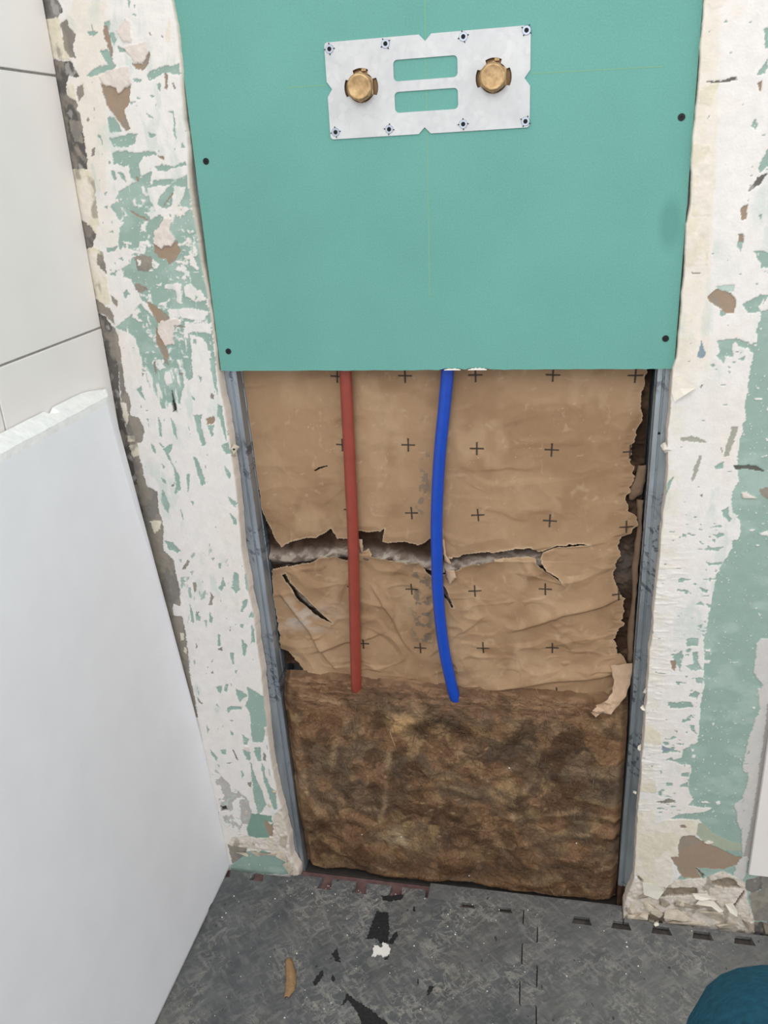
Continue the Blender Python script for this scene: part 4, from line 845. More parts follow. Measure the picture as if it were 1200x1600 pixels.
def slot(x0, x1, z0, z1, r=.0045):
    P = []
    for cx, cz, a0 in ((x0+r, z0+r, math.pi), (x1-r, z0+r, 1.5*math.pi), (x1-r, z1-r, 0), (x0+r, z1-r, math.pi/2)):
        for i in range(7): t = a0+math.pi/2*i/6; P.append((cx+r*math.cos(t), cz+r*math.sin(t)))
    return P
def caphole(cx, cz):
    P = []
    for i in range(120):
        t = 2*math.pi*i/120; d = min(abs(((t-a+math.pi) % (2*math.pi))-math.pi) for a in (0, math.pi/2, math.pi))
        r = .0197 if d < .50 else .0158; P.append((cx+r*math.cos(t), cz+r*math.sin(t)))
    return P
link('plate', curve_slab('plate', plate_outline(), [slot(.2032, .2752, 1.2163, 1.2378), slot(.2032, .2752, 1.1842, 1.2056)]+[caphole(*c) for c in CAPS], -.0016, -.0002), M['plate'], plate)
for (x_, z_) in ((.1293, 1.2539), (.1955, 1.2545), (.2821, 1.2550), (.3536-.0035, 1.2560), (.1300, 1.1682), (.1953, 1.1677), (.2806, 1.1682), (.3500, 1.1670)):
    x_ += .0018 if x_ < .14 else 0
    s_ = disc('screw', x_, z_, .0050, -.0024, -.0014, M['silver'], plate, 24, .0044)
    disc('socket', x_, z_, .0026, -.0030, -.0020, M['dark'], s_, 16, .0022)
    bm = bmesh.new(); a0 = rb.uniform(0, 1.5)
    for q in range(4):
        t = a0+q*math.pi/2; c_, s2 = math.cos(t), math.sin(t)
        vs = box(bm, .0044, .0062, -.0023, -.0015, -.0005, .0005)
        for v in vs: X_, Z_ = v.co.x, v.co.z; v.co.x = x_+X_*c_-Z_*s2; v.co.z = z_+X_*s2+Z_*c_
    link('claw', bmm('claw', bm), M['black'], s_)
def lathe(name, prof, cx, cz, mat_, parent, n=48, hexn=False, smooth=True):
    V = []; F = []
    for (r, y) in prof:
        for i in range(n):
            t = 2*math.pi*i/n; q = r
            if hexn: q = r/max(math.cos(((t+math.pi/6) % (math.pi/3))-math.pi/6), .5)
            V.append((cx+q*math.cos(t), y, cz+q*math.sin(t)))
    for k in range(len(prof)-1):
        for i in range(n): F.append((k*n+i, k*n+(i+1) % n, (k+1)*n+(i+1) % n, (k+1)*n+i))
    F.append(tuple(range((len(prof)-1)*n, len(prof)*n)))
    me = pym(name, V, F, smooth); o_ = link(name, me, mat_, parent); return o_
for i, (cx, cz) in enumerate(CAPS):
    f_ = empty('brass_fitting', (cx, -.001, cz), ['capped round brass pipe fitting in the left hole of the zinc plate', 'capped round brass pipe fitting in the right hole of the zinc plate'][i], 'pipe fitting', 'brass fittings in the mounting plate')
    lathe('flange', [(.0095, .006), (.0213, .006), (.0213, .0025), (.0206, .0018), (.012, .0018)], cx, cz, M['brass_dark'], f_)
    lathe('hex_collar', [(.0142, .0018), (.0142, -.0048), (.0132, -.0056), (.011, -.0056)], cx, cz, M['brass'], f_, 48, True, False)
    lathe('cap', [(.0136, -.0050), (.0142, -.0060), (.0145, -.0085), (.0144, -.0125), (.0139, -.0138), (.0128, -.0146), (.0118, -.0148), (.0112, -.01465)], cx, cz, M['brass'], f_)
    bm = bmesh.new(); box(bm, cx+.001, cx+.0062, -.0004, .0019, cz+.0165, cz+.0195)
    link('locating_lug', bmm('locating_lug', bm), M['brass'], f_)

# ---------------------------------------------------------------- metal studs and track
def extrude_profile(name, prof, zs, xoff, material):
    V = []; F = []; n = len(prof)
    for z_ in zs:
        for (x_, y_) in prof: V.append((x_+xoff(z_), y_, z_))
    for k in range(len(zs)-1):
        for i in range(n): F.append((k*n+i, k*n+(i+1) % n, (k+1)*n+(i+1) % n, (k+1)*n+i))
    F.append(tuple(range(n))[::-1]); F.append(tuple(range((len(zs)-1)*n, len(zs)*n)))
    me = pym(name, V, F); bm = bmesh.new(); bm.from_mesh(me); bmesh.ops.recalc_face_normals(bm, faces=bm.faces); bm.to_mesh(me); bm.free(); return me
def stud_profile(s):
    # s=+1: web towards +x (left stud), x measured from the inner edge
    out = [(-.041, .0128), (-.041, .0124), (-.0094, .0124), (-.0084, .0140), (-.0073, .0140), (-.0060, .0124), (-.0012, .0124), (-.0003, .0128), (0, .0136), (0, .0300), (-.0012, .0310), (-.0012, .0340), (0, .0350), (0, .0835), (-.041, .0835)]
    t_ = .0006
    inn = [(-.041, .0829), (-t_, .0829), (-t_, .0353), (-.0018, .0343), (-.0018, .0307), (-t_, .0297), (-t_, .0139), (-.0015, .0130), (-.0060, .0130), (-.0071, .0146), (-.0086, .0146), (-.0096, .0130)]
    P = out+inn
    return [(s*a_, b_) for a_, b_ in P]
zs_ = list(np.linspace(.0015, 1.74, 40))
sl = link('steel_stud', extrude_profile('steel_stud', stud_profile(1), zs_, lambda z_: -.0160-.0160*(z_-.046)/.83, M['steel_l']), M['steel_l'])
tag(sl, 'galvanised steel stud on the left side of the open bay, smudged with dark print', 'steel stud')
sr = link('steel_stud', extrude_profile('steel_stud', stud_profile(-1), zs_, lambda z_: .5078+.0036*(z_-.12)/.75, M['steel_r']), M['steel_r'])
tag(sr, 'galvanised steel stud on the right side of the open bay, rusty at its foot', 'steel stud')
disc('screw_hole', .5185, .802, .0016, .0121, .0126, M['dark'], sr, 14)
tag(link('steel_track', extrude_profile('steel_track', [(0, 0)], [0, 1], lambda z_: 0, None) if False else boxmesh('steel_track', (-.0155, .5072, .0122, .0865, .0004, .0032), .0004), M['track']), 'thin galvanised floor track under the brown insulation at the foot of the bay', 'floor track')

# ---------------------------------------------------------------- paper-faced insulation (upper) with tears
batt = empty('insulation_batt', (.24, .06, .36), 'upper insulation batt faced with torn brown kraft paper printed with small crosses', 'insulation')
def paper_relief(x, z):
    """relief of the kraft facing, metres towards the viewer (x, z in mm)"""
    wz = z+14*(fbm(x/70, z/70, 2, 3)-.5); wx = x+14*(fbm(x/70+9, z/70, 3, 3)-.5)
    low = sstep(640, 560, z)
    h = 3.2*(fbm(x/110, z/80, 4, 3)-.5)
    r1 = np.clip(ridge(wx/90+.35*wz/60, wz/52-.004*x, 5, 2)-.72, 0, 1)*(5+9*low)
    r2 = np.clip(ridge(wx/46-.5*wz/50, wz/40, 7, 2)-.74, 0, 1)*(2.0+6*low)
    r3 = (fbm(wx/22, wz/14, 9, 3)-.5)*(.6+.7*low)
    h = h+r1+r2+r3
    def fold(x0, z0, x1, z1, amp, w):
        ux, uz = x1-x0, z1-z0; L_ = math.hypot(ux, uz); t = ((x-x0)*ux+(z-z0)*uz)/L_**2; d = ((x-x0)*-uz+(z-z0)*ux)/L_
        d = d-6*(fbm(t*4, t*0, 6, 2)-.5); prof = np.where(d > 0, np.exp(-(d/w)**2), np.exp(-(d/(w*.35))**2))
        return amp*prof*sstep(-.02, .15, t)*sstep(1.05, .8, t)
    h = h+fold(330, 492, 490, 556, 6, 9)+fold(290, 388, 505, 440, 9, 13)+fold(300, 615, 470, 640, 1.5, 5)+fold(-15, 545, 70, 400, 5, 9)+fold(20, 432, 150, 480, 3, 7)
    h = h+fold(130, 560, 190, 440, 2.5, 6)+fold(210, 440, 300, 520, 2, 7)+fold(290, 742, 372, 747, 1.3, 9)+fold(284, 690, 360, 668, 1., 9)+fold(300, 800, 470, 850, 1., 14)+fold(60, 680, 140, 740, .8, 9)
    return h
def build_paper():
    pz = np.arange(.384, .8985, .00088)
    PL = sorted(PAPER_LEFT, key=lambda p: p[1]); PR = sorted(PAPER_RIGHT, key=lambda p: p[1])
    jl = (fbm(pz*160, pz*0, 3, 4)-.5)*.006; jr = (fbm(pz*150, pz*0+5, 4, 4)-.5)*.009
    li = -.0152-.0160*(pz-.046)/.83; xl = np.interp(pz*1000, [p[1] for p in PL], [p[0] for p in PL])/1000+jl; xl = np.maximum(np.where(pz > .70, xl-.009*sstep(.70, .73, pz), xl), li); xr = np.interp(pz*1000, [p[1] for p in PR], [p[0] for p in PR])/1000+jr; xr = np.minimum(xr, .5066)
    nc = 600; u = np.linspace(0, 1, nc); X = xl[:, None]+u*(xr-xl)[:, None]; Z = np.repeat(pz[:, None], nc, 1); x = X*1000; z = Z*1000
    wx = x+5*(fbm(x/10, z/10, 1, 4)-.5); wz = z+5*(fbm(x/10+7, z/10, 2, 4)-.5)
    tear = inpoly(wx, wz, TEAR)
    for q in SLITS: tear |= inpoly(.5*wx+.5*x, .5*wz+.5*z, q)
    dt = polydist(wx, wz, TEAR); ds = np.minimum.reduce([polydist(x, z, q) for q in SLITS[:2]])
    h = paper_relief(x, z)
    lip = np.exp(-dt/7.)*np.where(z < 607, 4.5, -1.0)*(.4+1.2*vn(x/26, z/26, 8)); h = h+lip+1.5*np.exp(-ds/5.)*vn(x/14, z/14, 5)
    h = h-3*sstep(.97, 1, u)[None, :]
    c = np.broadcast_to(np.array(lin((180, 148, 116))), X.shape+(3,)).copy()
    c = mix(c, lin((166, 134, 103)), sstep(.42, .65, fbm(x/60, z/45, 11, 4)))
    c = mix(c, lin((192, 162, 130)), sstep(.5, .72, fbm(x/35, z/60, 12, 4))*.7)
    cr = ridge(wx/30, wz/34, 13, 3); c = mix(c, lin((206, 180, 150)), sstep(.86, .97, cr)*.45)
    dusty = sstep(.45, .7, fbm(x/20, z/14, 3, 4))*np.exp(-((x-20)/45)**2-((z-497)/24)**2); c = mix(c, lin((190, 180, 172)), np.clip(dusty*1.1, 0, .7))
    st = sstep(.5, .62, fbm(x/9, z/9, 14, 3))*np.exp(-((x-205)/16)**2)*sstep(440, 480, z)*sstep(640, 560, z); c = mix(c, lin((112, 104, 92)), np.clip(st, 0, .75))
    st2 = sstep(.5, .62, fbm(x/7, z/9, 15, 3))*np.exp(-((x-(212+(z-700)*.16))/8)**2)*sstep(660, 690, z)*sstep(800, 740, z); c = mix(c, lin((122, 116, 108)), np.clip(st2, 0, .6))
    edge = np.minimum(dt, ds); c = mix(c, lin((204, 180, 152)), sstep(2.4, .6, edge+1.2*(fbm(x/4, z/4, 4, 2)-.4))*.8)
    er = np.minimum((xr[:, None]-X), (X-xl[:, None]))*1000; c = mix(c, lin((202, 178, 150)), sstep(1.8, .4, er)*.6)
    rs_ = np.random.RandomState(9); scuff = vn(x/2.1, z/2.1, 6); c = mix(c, lin((214, 192, 164)), sstep(.93, .99, scuff)*sstep(.5, .65, fbm(x/50, z/50, 1, 2))*.8)
    for i, (cx, cz) in enumerate(CROSSES):
        a_ = rs_.uniform(-.06, .06)+(.02 if cx > 250 else -.01); dx = (x-cx)*math.cos(a_)+(z-cz)*math.sin(a_); dz = -(x-cx)*math.sin(a_)+(z-cz)*math.cos(a_)
        L_ = 9.4
        k = np.maximum(sstep(1.55, .75, np.abs(dx))*(np.abs(dz) < L_), sstep(1.5, .7, np.abs(dz))*(np.abs(dx) < L_)); c = mix(c, lin((38, 34, 32)), k*.95)
    Y = .0345-h/1000
    for L_ in (RED, BLUE):
        Ls = sorted(L_, key=lambda p: p[1]); pxx = np.interp(pz*1000, [p[1] for p in Ls], [p[0] for p in Ls])[:, None]
        wgt = sstep(24, 11, np.abs(x-pxx)); Y = Y*(1-wgt)+np.maximum(Y, .0306)*wgt
    c = c*np.array([.86, .835, .80])
    V = np.stack([X, Y, Z], -1)
    F = grid_faces(len(pz), nc); keep = tear.ravel()[F].sum(1) < 3; F = F[keep]
    used = np.unique(F); re = np.zeros(X.size, int); re[used] = np.arange(len(used))
    me = npmesh('kraft_facing', V.reshape(-1, 3)[used], re[F], c.reshape(-1, 3)[used])
    return link('kraft_facing', me, M['paper'], batt)
facing = build_paper()
# grey-brown wool bulging in the tear and down the torn right side
def build_back_wool():
    xs = np.linspace(0, 1, 330); zr = np.arange(.401, .8985, .0016); U, Z = np.meshgrid(xs, zr); LI = -.0148-.0160*(Z-.046)/.83; X = LI+U*(.5068-LI); x = X*1000; z = Z*1000
    wx = x+16*(fbm(x/30, z/30, 2, 3)-.5); wz = z+16*(fbm(x/30+4, z/30, 3, 3)-.5)
    d = polydist(x, z, TEAR); dsl = np.minimum.reduce([polydist(x, z, q) for q in SLITS[:2]]+[np.where(inpoly(x, z, q), 0, 99.) for q in SLITS[:2]]); near = np.exp(-(d/9)**2)
    tz = np.interp(x, [0, 110, 200, 230, 260, 330, 372, 420], [592, 603, 592, 585, 588, 603, 604, 606])
    puff = np.maximum(np.exp(-((z-tz)/9)**2)*(x < 400), .55*np.exp(-(dsl/5)**2))
    h = 3*(ridge(wx/40, wz/14, 4, 3)-.5)+5*(fbm(wx/9, wz/5, 5, 4)-.5)
    Y = .050-.013*puff*(.45+vn(x/16, z/9, 6))-h/1000*(1+.8*(x > 470))
    c = np.broadcast_to(np.array(lin((66, 50, 40))), X.shape+(3,)).copy()
    c = mix(c, lin((100, 78, 62)), sstep(.45, .7, fbm(wx/22, wz/22, 7, 4)))
    grey = puff*(x < 440); c = mix(c, lin((168, 154, 142)), np.clip(grey*1.3, 0, 1)*(.55+.45*sstep(.35, .6, fbm(x/9, z/6, 8, 4))))
    c = mix(c, lin((104, 90, 80)), np.clip(grey, 0, 1)*sstep(.50, .62, fbm(wx/11, wz/5, 9, 4))*.85); c = mix(c, lin((206, 194, 180)), np.clip(grey, 0, 1)*sstep(.55, .68, fbm(wx/13+5, wz/4, 10, 4))*.8)
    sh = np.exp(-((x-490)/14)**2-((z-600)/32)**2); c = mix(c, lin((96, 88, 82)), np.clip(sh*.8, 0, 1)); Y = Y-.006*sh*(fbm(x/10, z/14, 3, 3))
    me = npmesh('wool_core', np.stack([X, Y, Z], -1).reshape(-1, 3), grid_faces(len(zr), len(xs)), c.reshape(-1, 3))
    return link('wool_core', me, M['wool'], batt)
build_back_wool()
def ribbon(name, Lp, Rp, mat_, parent, sub=5, across=5, curlamt=.002, seed=1, crumple=.0003):
    """strip of torn paper from two lists of 3D points, a grid with a gentle curl and nibbled edges, .4 mm thick"""
    r_ = random.Random(seed); Lp = [Vector(p_) for p_ in Lp]; Rp = [Vector(p_) for p_ in Rp]; rows = []
    for i in range(len(Lp)-1):
        for k in range(sub): t = k/sub; rows.append((Lp[i].lerp(Lp[i+1], t), Rp[i].lerp(Rp[i+1], t)))
    rows.append((Lp[-1], Rp[-1])); V = []; F = []
    for a_, b_ in rows:
        a_ = a_+Vector((r_.uniform(-1, 1), 0, r_.uniform(-1, 1)))*.0007; b_ = b_+Vector((r_.uniform(-1, 1), 0, r_.uniform(-1, 1)))*.0007
        for j in range(across+1):
            t = j/across; p_ = a_.lerp(b_, t); p_.x += (r_.uniform(-1, 1)*.0012 if crumple > .001 and j in (0, across) else 0); p_.y -= curlamt*math.sin(math.pi*t)+r_.uniform(-1, 1)*crumple; V.append(p_)
    n = across+1
    for i in range(len(rows)-1):
        for j in range(across): F.append((i*n+j, i*n+j+1, (i+1)*n+j+1, (i+1)*n+j))
    me = pym(name, V, F, crumple < .001); o_ = link(name, me, mat_, parent)
    s_ = o_.modifiers.new('thick', 'SOLIDIFY'); s_.thickness = .0004
    return o_
q = ribbon('torn_flap', [(.478, .030, .447), (.4815, .020, .430), (.4815, .012, .4125), (.4700, .001, .4035), (.4600, .006, .3945), (.4550, -.004, .392), (.4525, .003, .383)], [(.507, .032, .452), (.507, .026, .430), (.4995, .013, .409), (.4905, .008, .396), (.4790, -.002, .386), (.4665, .004, .3835), (.459, .000, .378)], M['flap'], facing, 3, 5, .0006, 3, .0011)
tag(q, 'pale torn paper strip hanging down at the right')
ribbon('torn_flap', [(.2405, .029, .592), (.2425, .027, .580), (.2475, .0265, .570)], [(.2555, .024, .592), (.2585, .023, .582), (.2490, .0255, .569)], M['flap'], facing, 5, 5, .0025, 5)
ribbon('torn_flap', [(.4985, .042, .748), (.494, .040, .725), (.488, .040, .712), (.4905, .043, .700)], [(.5085, .041, .750), (.5085, .040, .728), (.505, .041, .708), (.4945, .044, .699)], M['wall_paper_back'], batt, 4, 4, .001, 6)
ribbon('torn_flap', [(.5005, .046, .70), (.503, .045, .66), (.500, .046, .6), (.503, .045, .55), (.499, .046, .5), (.503, .045, .44)], [(.5085, .043, .70), (.5085, .043, .66), (.508, .043, .6), (.508, .043, .55), (.508, .043, .5), (.508, .043, .44)], M['wall_paper_back'], batt, 5, 3, .001, 7)
ribbon('torn_flap', [(.1155, .031, .632), (.1165, .030, .622), (.118, .0335, .610)], [(.1225, .032, .632), (.1225, .030, .622), (.121, .033, .609)], M['flap'], facing, 3, 2, .001, 8)
ribbon('torn_flap', [(.2385, .0295, .637), (.2392, .029, .615), (.242, .029, .603)], [(.2415, .0315, .637), (.2435, .030, .615), (.2520, .030, .598)], M['flap'], facing, 4, 2, .001, 9)

# ---------------------------------------------------------------- bare mineral wool stuffed in the foot of the bay
wool = empty('insulation_batt', (.24, .03, .0032), 'bare brown mineral wool insulation filling the foot of the stud bay, paper torn off', 'insulation')
def wool_profile():
    # s -> (y, z): bottom, bulging front, rounded shoulder, ledge back to the paper
    P = [(.062, .006), (.040, .005), (.0225, .0050), (.0150, .010), (.0125, .05), (.010, .12), (.0095, .20), (.0105, .27), (.012, .33), (.0135, .358), (.0175, .374), (.0235, .384), (.0300, .392), (.0370, .3985)]
    P = np.array(P); t = np.r_[0, np.cumsum(np.hypot(*(P[1:]-P[:-1]).T))]; return P, t
def build_wool():
    P, t = wool_profile(); s = np.arange(0, t[-1], .00125); py = np.interp(s, t, P[:, 0]); pz = np.interp(s, t, P[:, 1])
    for _ in range(6):
        py[1:-1] = .25*py[:-2]+.5*py[1:-1]+.25*py[2:]; pz[1:-1] = .25*pz[:-2]+.5*pz[1:-1]+.25*pz[2:]
    ny = np.gradient(pz); nz = -np.gradient(py); L_ = np.hypot(ny, nz); ny, nz = -ny/L_, -nz/L_
    xs = np.arange(-.020, .5072, .00125); X = np.repeat(xs[None, :], len(s), 0); PY = np.repeat(py[:, None], len(xs), 1); PZ = np.repeat(pz[:, None], len(xs), 1)
    left_in = -.0152-.0160*(pz-.046)/.83
    X = left_in[:, None]+(X+.020)/.5272*(.5070-left_in)[:, None]
    x = X*1000; sv = np.repeat((s*1000)[:, None], len(xs), 1)
    zc = PZ*1000
    hor = sstep(170, 60, zc)                      # long horizontal folds low down
    shl = sstep(335, 385, zc)                     # combed ledge at the top
    wx = x+46*(fbm(x/75, sv/75, 2, 3)-.5)+14*(fbm(x/22, sv/22, 4, 3)-.5); wz = sv+46*(fbm(x/75+5, sv/75, 3, 3)-.5)+14*(fbm(x/22+8, sv/22, 5, 3)-.5)
    h = 15*(fbm(wx/72, wz/64, 5, 3)-.5)
    r1 = ridge(wx/88, wz/80, 6, 2); r2 = ridge(wx/120, wz/34, 7, 2); r3 = ridge(wx/40, wz/36, 8, 3)
    h = h+4.0*(r1-.6)*(1-.6*hor)+4.0*(r2-.6)*hor+2.4*(r3-.6)+2.6*(fbm(wx/12, wz/10, 9, 4)-.5)+1.3*(fbm(x/3.6, sv/3.2, 12, 3)-.5)
    h = h+shl*(3.5*(ridge(x/40+.3*sv/9, sv/6.5, 10, 3)-.5)+6*(fbm(x/20, sv/7, 11, 4)-.5))
    def blob(cx, cz, rx, rz, a): return a*np.exp(-((x-cx)/rx)**2-((zc-cz)/rz)**2)
    h = h+blob(175, 340, 26, 14, 7)+blob(165, 322, 12, 10, 5)-blob(195, 318, 14, 20, 6)-blob(380, 300, 60, 26, 5)+blob(300, 340, 60, 20, 4)-blob(330, 235, 40, 14, 4)+blob(20, 300, 26, 40, 5)+blob(140, 105, 40, 30, 4)
    fl = np.zeros(X.shape); fc = np.zeros(X.shape); fd = np.zeros(X.shape); fx_ = x+9*(fbm(x/26, sv/26, 9, 4)-.5); fz_ = zc+9*(fbm(x/26+3, sv/26, 10, 4)-.5)
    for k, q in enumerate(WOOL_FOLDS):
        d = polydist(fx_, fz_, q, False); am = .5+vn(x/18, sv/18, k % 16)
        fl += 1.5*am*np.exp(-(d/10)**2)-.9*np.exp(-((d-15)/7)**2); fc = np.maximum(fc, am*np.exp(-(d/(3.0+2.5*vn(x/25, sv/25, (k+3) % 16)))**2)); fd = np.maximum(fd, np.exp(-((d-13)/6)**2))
    h = h+fl
    h = h-blob(120, 200, 10, 90, 3)+blob(205, 18, 14, 10, 6)
    ex = np.minimum(X-left_in[:, None], .5070-X)*1000; h = h-13*sstep(13, 0, ex)-3*sstep(40, 10, ex)
    lo = sstep(22, 4, zc); h = h-3.5*lo*(.3+fbm(x/60, sv*0, 12, 3))
    Y = PY+ny[:, None]*h/1000; Zz = PZ+nz[:, None]*h/1000*.7; Zz = np.maximum(Zz, .0045)
    Y = np.maximum(Y, .0015)
    c = np.broadcast_to(np.array(lin((146, 114, 86))), X.shape+(3,)).copy()
    ux = wx+18*(fbm(x/14, sv/14, 9, 3)-.5); uz = wz+18*(fbm(x/14+6, sv/14, 10, 3)-.5)
    c = mix(c, lin((96, 74, 58)), sstep(.36, .64, fbm(ux/46, uz/40, 11, 5))*.9)
    c = mix(c, lin((176, 140, 110)), sstep(.46, .70, fbm(ux/34+7, uz/30, 12, 5))*.75)
    c = mix(c, lin((184, 156, 118)), sstep(.52, .72, fbm(ux/26+17, uz/24, 13, 5))*.6)
    c = mix(c, lin((112, 100, 86)), sstep(.48, .68, fbm(ux/40+27, uz/34, 14, 5))*.6)
    c = mix(c, lin((70, 54, 42)), sstep(.58, .72, fbm(ux/24+37, uz/20, 15, 4))*.55)
    c = c*np.array([.88, .87, .85])
    st = ridge(wx/46, wz/16, 1, 3); st2 = ridge(wx/15, wz/52, 2, 3); vs = sstep(.4, .6, fbm(x/120, sv/120, 8, 2))
    c = mix(c, lin((206, 174, 138)), sstep(.86, .98, st)*(1-vs)*.42); c = mix(c, lin((206, 174, 138)), sstep(.86, .98, st2)*vs*.34)
    c = mix(c, lin((88, 66, 50)), fd*.28); c = mix(c, lin((196, 166, 130)), np.clip(fc, 0, 1)*.38*sstep(.3, .65, vn(x/30, sv/30, 6)))  # fold shading put into the colour: furrows darker, crests lighter
    c = mix(c, lin((118, 90, 69)), shl*.6); c = mix(c, lin((152, 120, 94)), shl*sstep(.55, .7, fbm(x/24, sv/5, 2, 4))*.8)
    c = mix(c, lin((212, 190, 156)), np.clip(blob(150, 95, 26, 22, 1.)*sstep(.35, .55, fbm(x/30, sv/24, 3, 4)), 0, .75))
    c = mix(c, lin((218, 180, 132)), np.clip(blob(175, 336, 22, 12, 1.)+blob(160, 320, 14, 10, .9), 0, .8)*sstep(.3, .55, fbm(x/14, sv/12, 4, 3)))
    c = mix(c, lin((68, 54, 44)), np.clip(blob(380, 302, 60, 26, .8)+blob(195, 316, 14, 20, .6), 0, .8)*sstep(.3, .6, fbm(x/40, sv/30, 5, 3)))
    c = mix(c, lin((104, 76, 55)), hor*.35)
    nr = len(s); me = npmesh('wool_body', np.stack([X, Y, Zz], -1).reshape(-1, 3), grid_faces(nr, len(xs)), c.reshape(-1, 3))
    link('wool_body', me, M['wool'], wool)
    return X, Y, Zz, c
WX, WY, WZ, WC_ = build_wool()
def build_fibres():
    r_ = np.random.RandomState(21); N = 10000; nr, nc = WX.shape
    V = []; F = []; C = []
    for k in range(N):
        top = k < 1900
        i = r_.randint(int(nr*.80), nr-14) if top else r_.randint(14, int(nr*.86)); j = r_.randint(14, nc-14)
        a_ = (r_.uniform(-.5, .5)+(math.pi if r_.rand() < .5 else 0)) if (top and r_.rand() < .7) else r_.uniform(0, 6.28)
        ln = r_.randint(5, 14) if k % 12 else r_.randint(14, 30); kap = r_.uniform(-.25, .25); ii, jj = float(i), float(j); pts = []
        lift = r_.uniform(.0003, .0022 if top else .0012)
        for q_ in range(5):
            iu = int(np.clip(ii, 0, nr-1)); ju = int(np.clip(jj, 0, nc-1)); f_ = math.sin(math.pi*(q_+.4)/5)
            pts.append((WX[iu, ju], WY[iu, ju]-lift*f_, WZ[iu, ju]+(lift*f_*.5 if top else 0))); ii += math.sin(a_)*ln/4; jj += math.cos(a_)*ln/4; a_ += kap
        b_ = len(V); w = r_.uniform(.00012, .00026) if k % 12 else r_.uniform(.0002, .0004); cc = WC_[i, j]*r_.uniform(1.0, 1.6 if k % 12 else 2.1)
        for p_ in pts:
            V += [(p_[0]-w, p_[1], p_[2]-w), (p_[0]+w, p_[1], p_[2]-w*.4), (p_[0], p_[1]-w, p_[2]+w)]; C += [cc]*3
        for q_ in range(4):
            for e in range(3): F.append((b_+q_*3+e, b_+q_*3+(e+1) % 3, b_+q_*3+3+(e+1) % 3, b_+q_*3+3+e))
    me = npmesh('loose_fibres', np.array(V), np.array(F), np.array(C)); o_ = link('loose_fibres', me, M['wool'], wool); tag(o_, kind='stuff')
build_fibres()

# ---------------------------------------------------------------- pipes
def tube(name, pts, r, mat_, n=20, sub=6):
    P = [Vector(p_) for p_ in pts]; Q = []
    for i in range(len(P)-1):
        p0 = P[max(i-1, 0)]; p1 = P[i]; p2 = P[i+1]; p3 = P[min(i+2, len(P)-1)]
        for k in range(sub):
            t = k/sub; Q.append(.5*((2*p1)+(p2-p0)*t+(2*p0-5*p1+4*p2-p3)*t*t+(3*p1-p0-3*p2+p3)*t**3))
    Q.append(P[-1]); V = []; F = []
    for i, c_ in enumerate(Q):
        d = (Q[min(i+1, len(Q)-1)]-Q[max(i-1, 0)]).normalized(); a_ = d.cross(Vector((0, 1, 0))).normalized(); b_ = a_.cross(d)
        for k in range(n): t = 2*math.pi*k/n; V.append(c_+a_*r*math.cos(t)+b_*r*math.sin(t))
    for i in range(len(Q)-1):
        for k in range(n): F.append((i*n+k, i*n+(k+1) % n, (i+1)*n+(k+1) % n, (i+1)*n+k))
    F.append(tuple(range(n))[::-1]); F.append(tuple(range((len(Q)-1)*n, len(Q)*n)))
    me = pym(name, V, F, True); bm = bmesh.new(); bm.from_mesh(me); bmesh.ops.recalc_face_normals(bm, faces=bm.faces); bm.to_mesh(me); bm.free()
    return link(name, me, mat_)
def pipe_pts(L_): 
    P = [(a_/1000, .0215, b_/1000) for a_, b_ in L_]
    up = [(P[0][0]+.0005, .0215, 1.0), (P[0][0], .0215, .94)]; a_, b_ = Vector(P[-2]), Vector(P[-1]); dn = b_+(b_-a_).normalized()*.05
    P[-1] = (P[-1][0], .0300, P[-1][2]); P[-2] = (P[-2][0], .0240, P[-2][2]); return up+P
tag(tube('water_pipe', pipe_pts(RED), .0082, M['red']), 'straight red plastic water pipe running down in front of the kraft paper', 'pipe')
tag(tube('water_pipe', pipe_pts(BLUE), .0084, M['blue']), 'bowed blue plastic water pipe running down in front of the kraft paper', 'pipe')

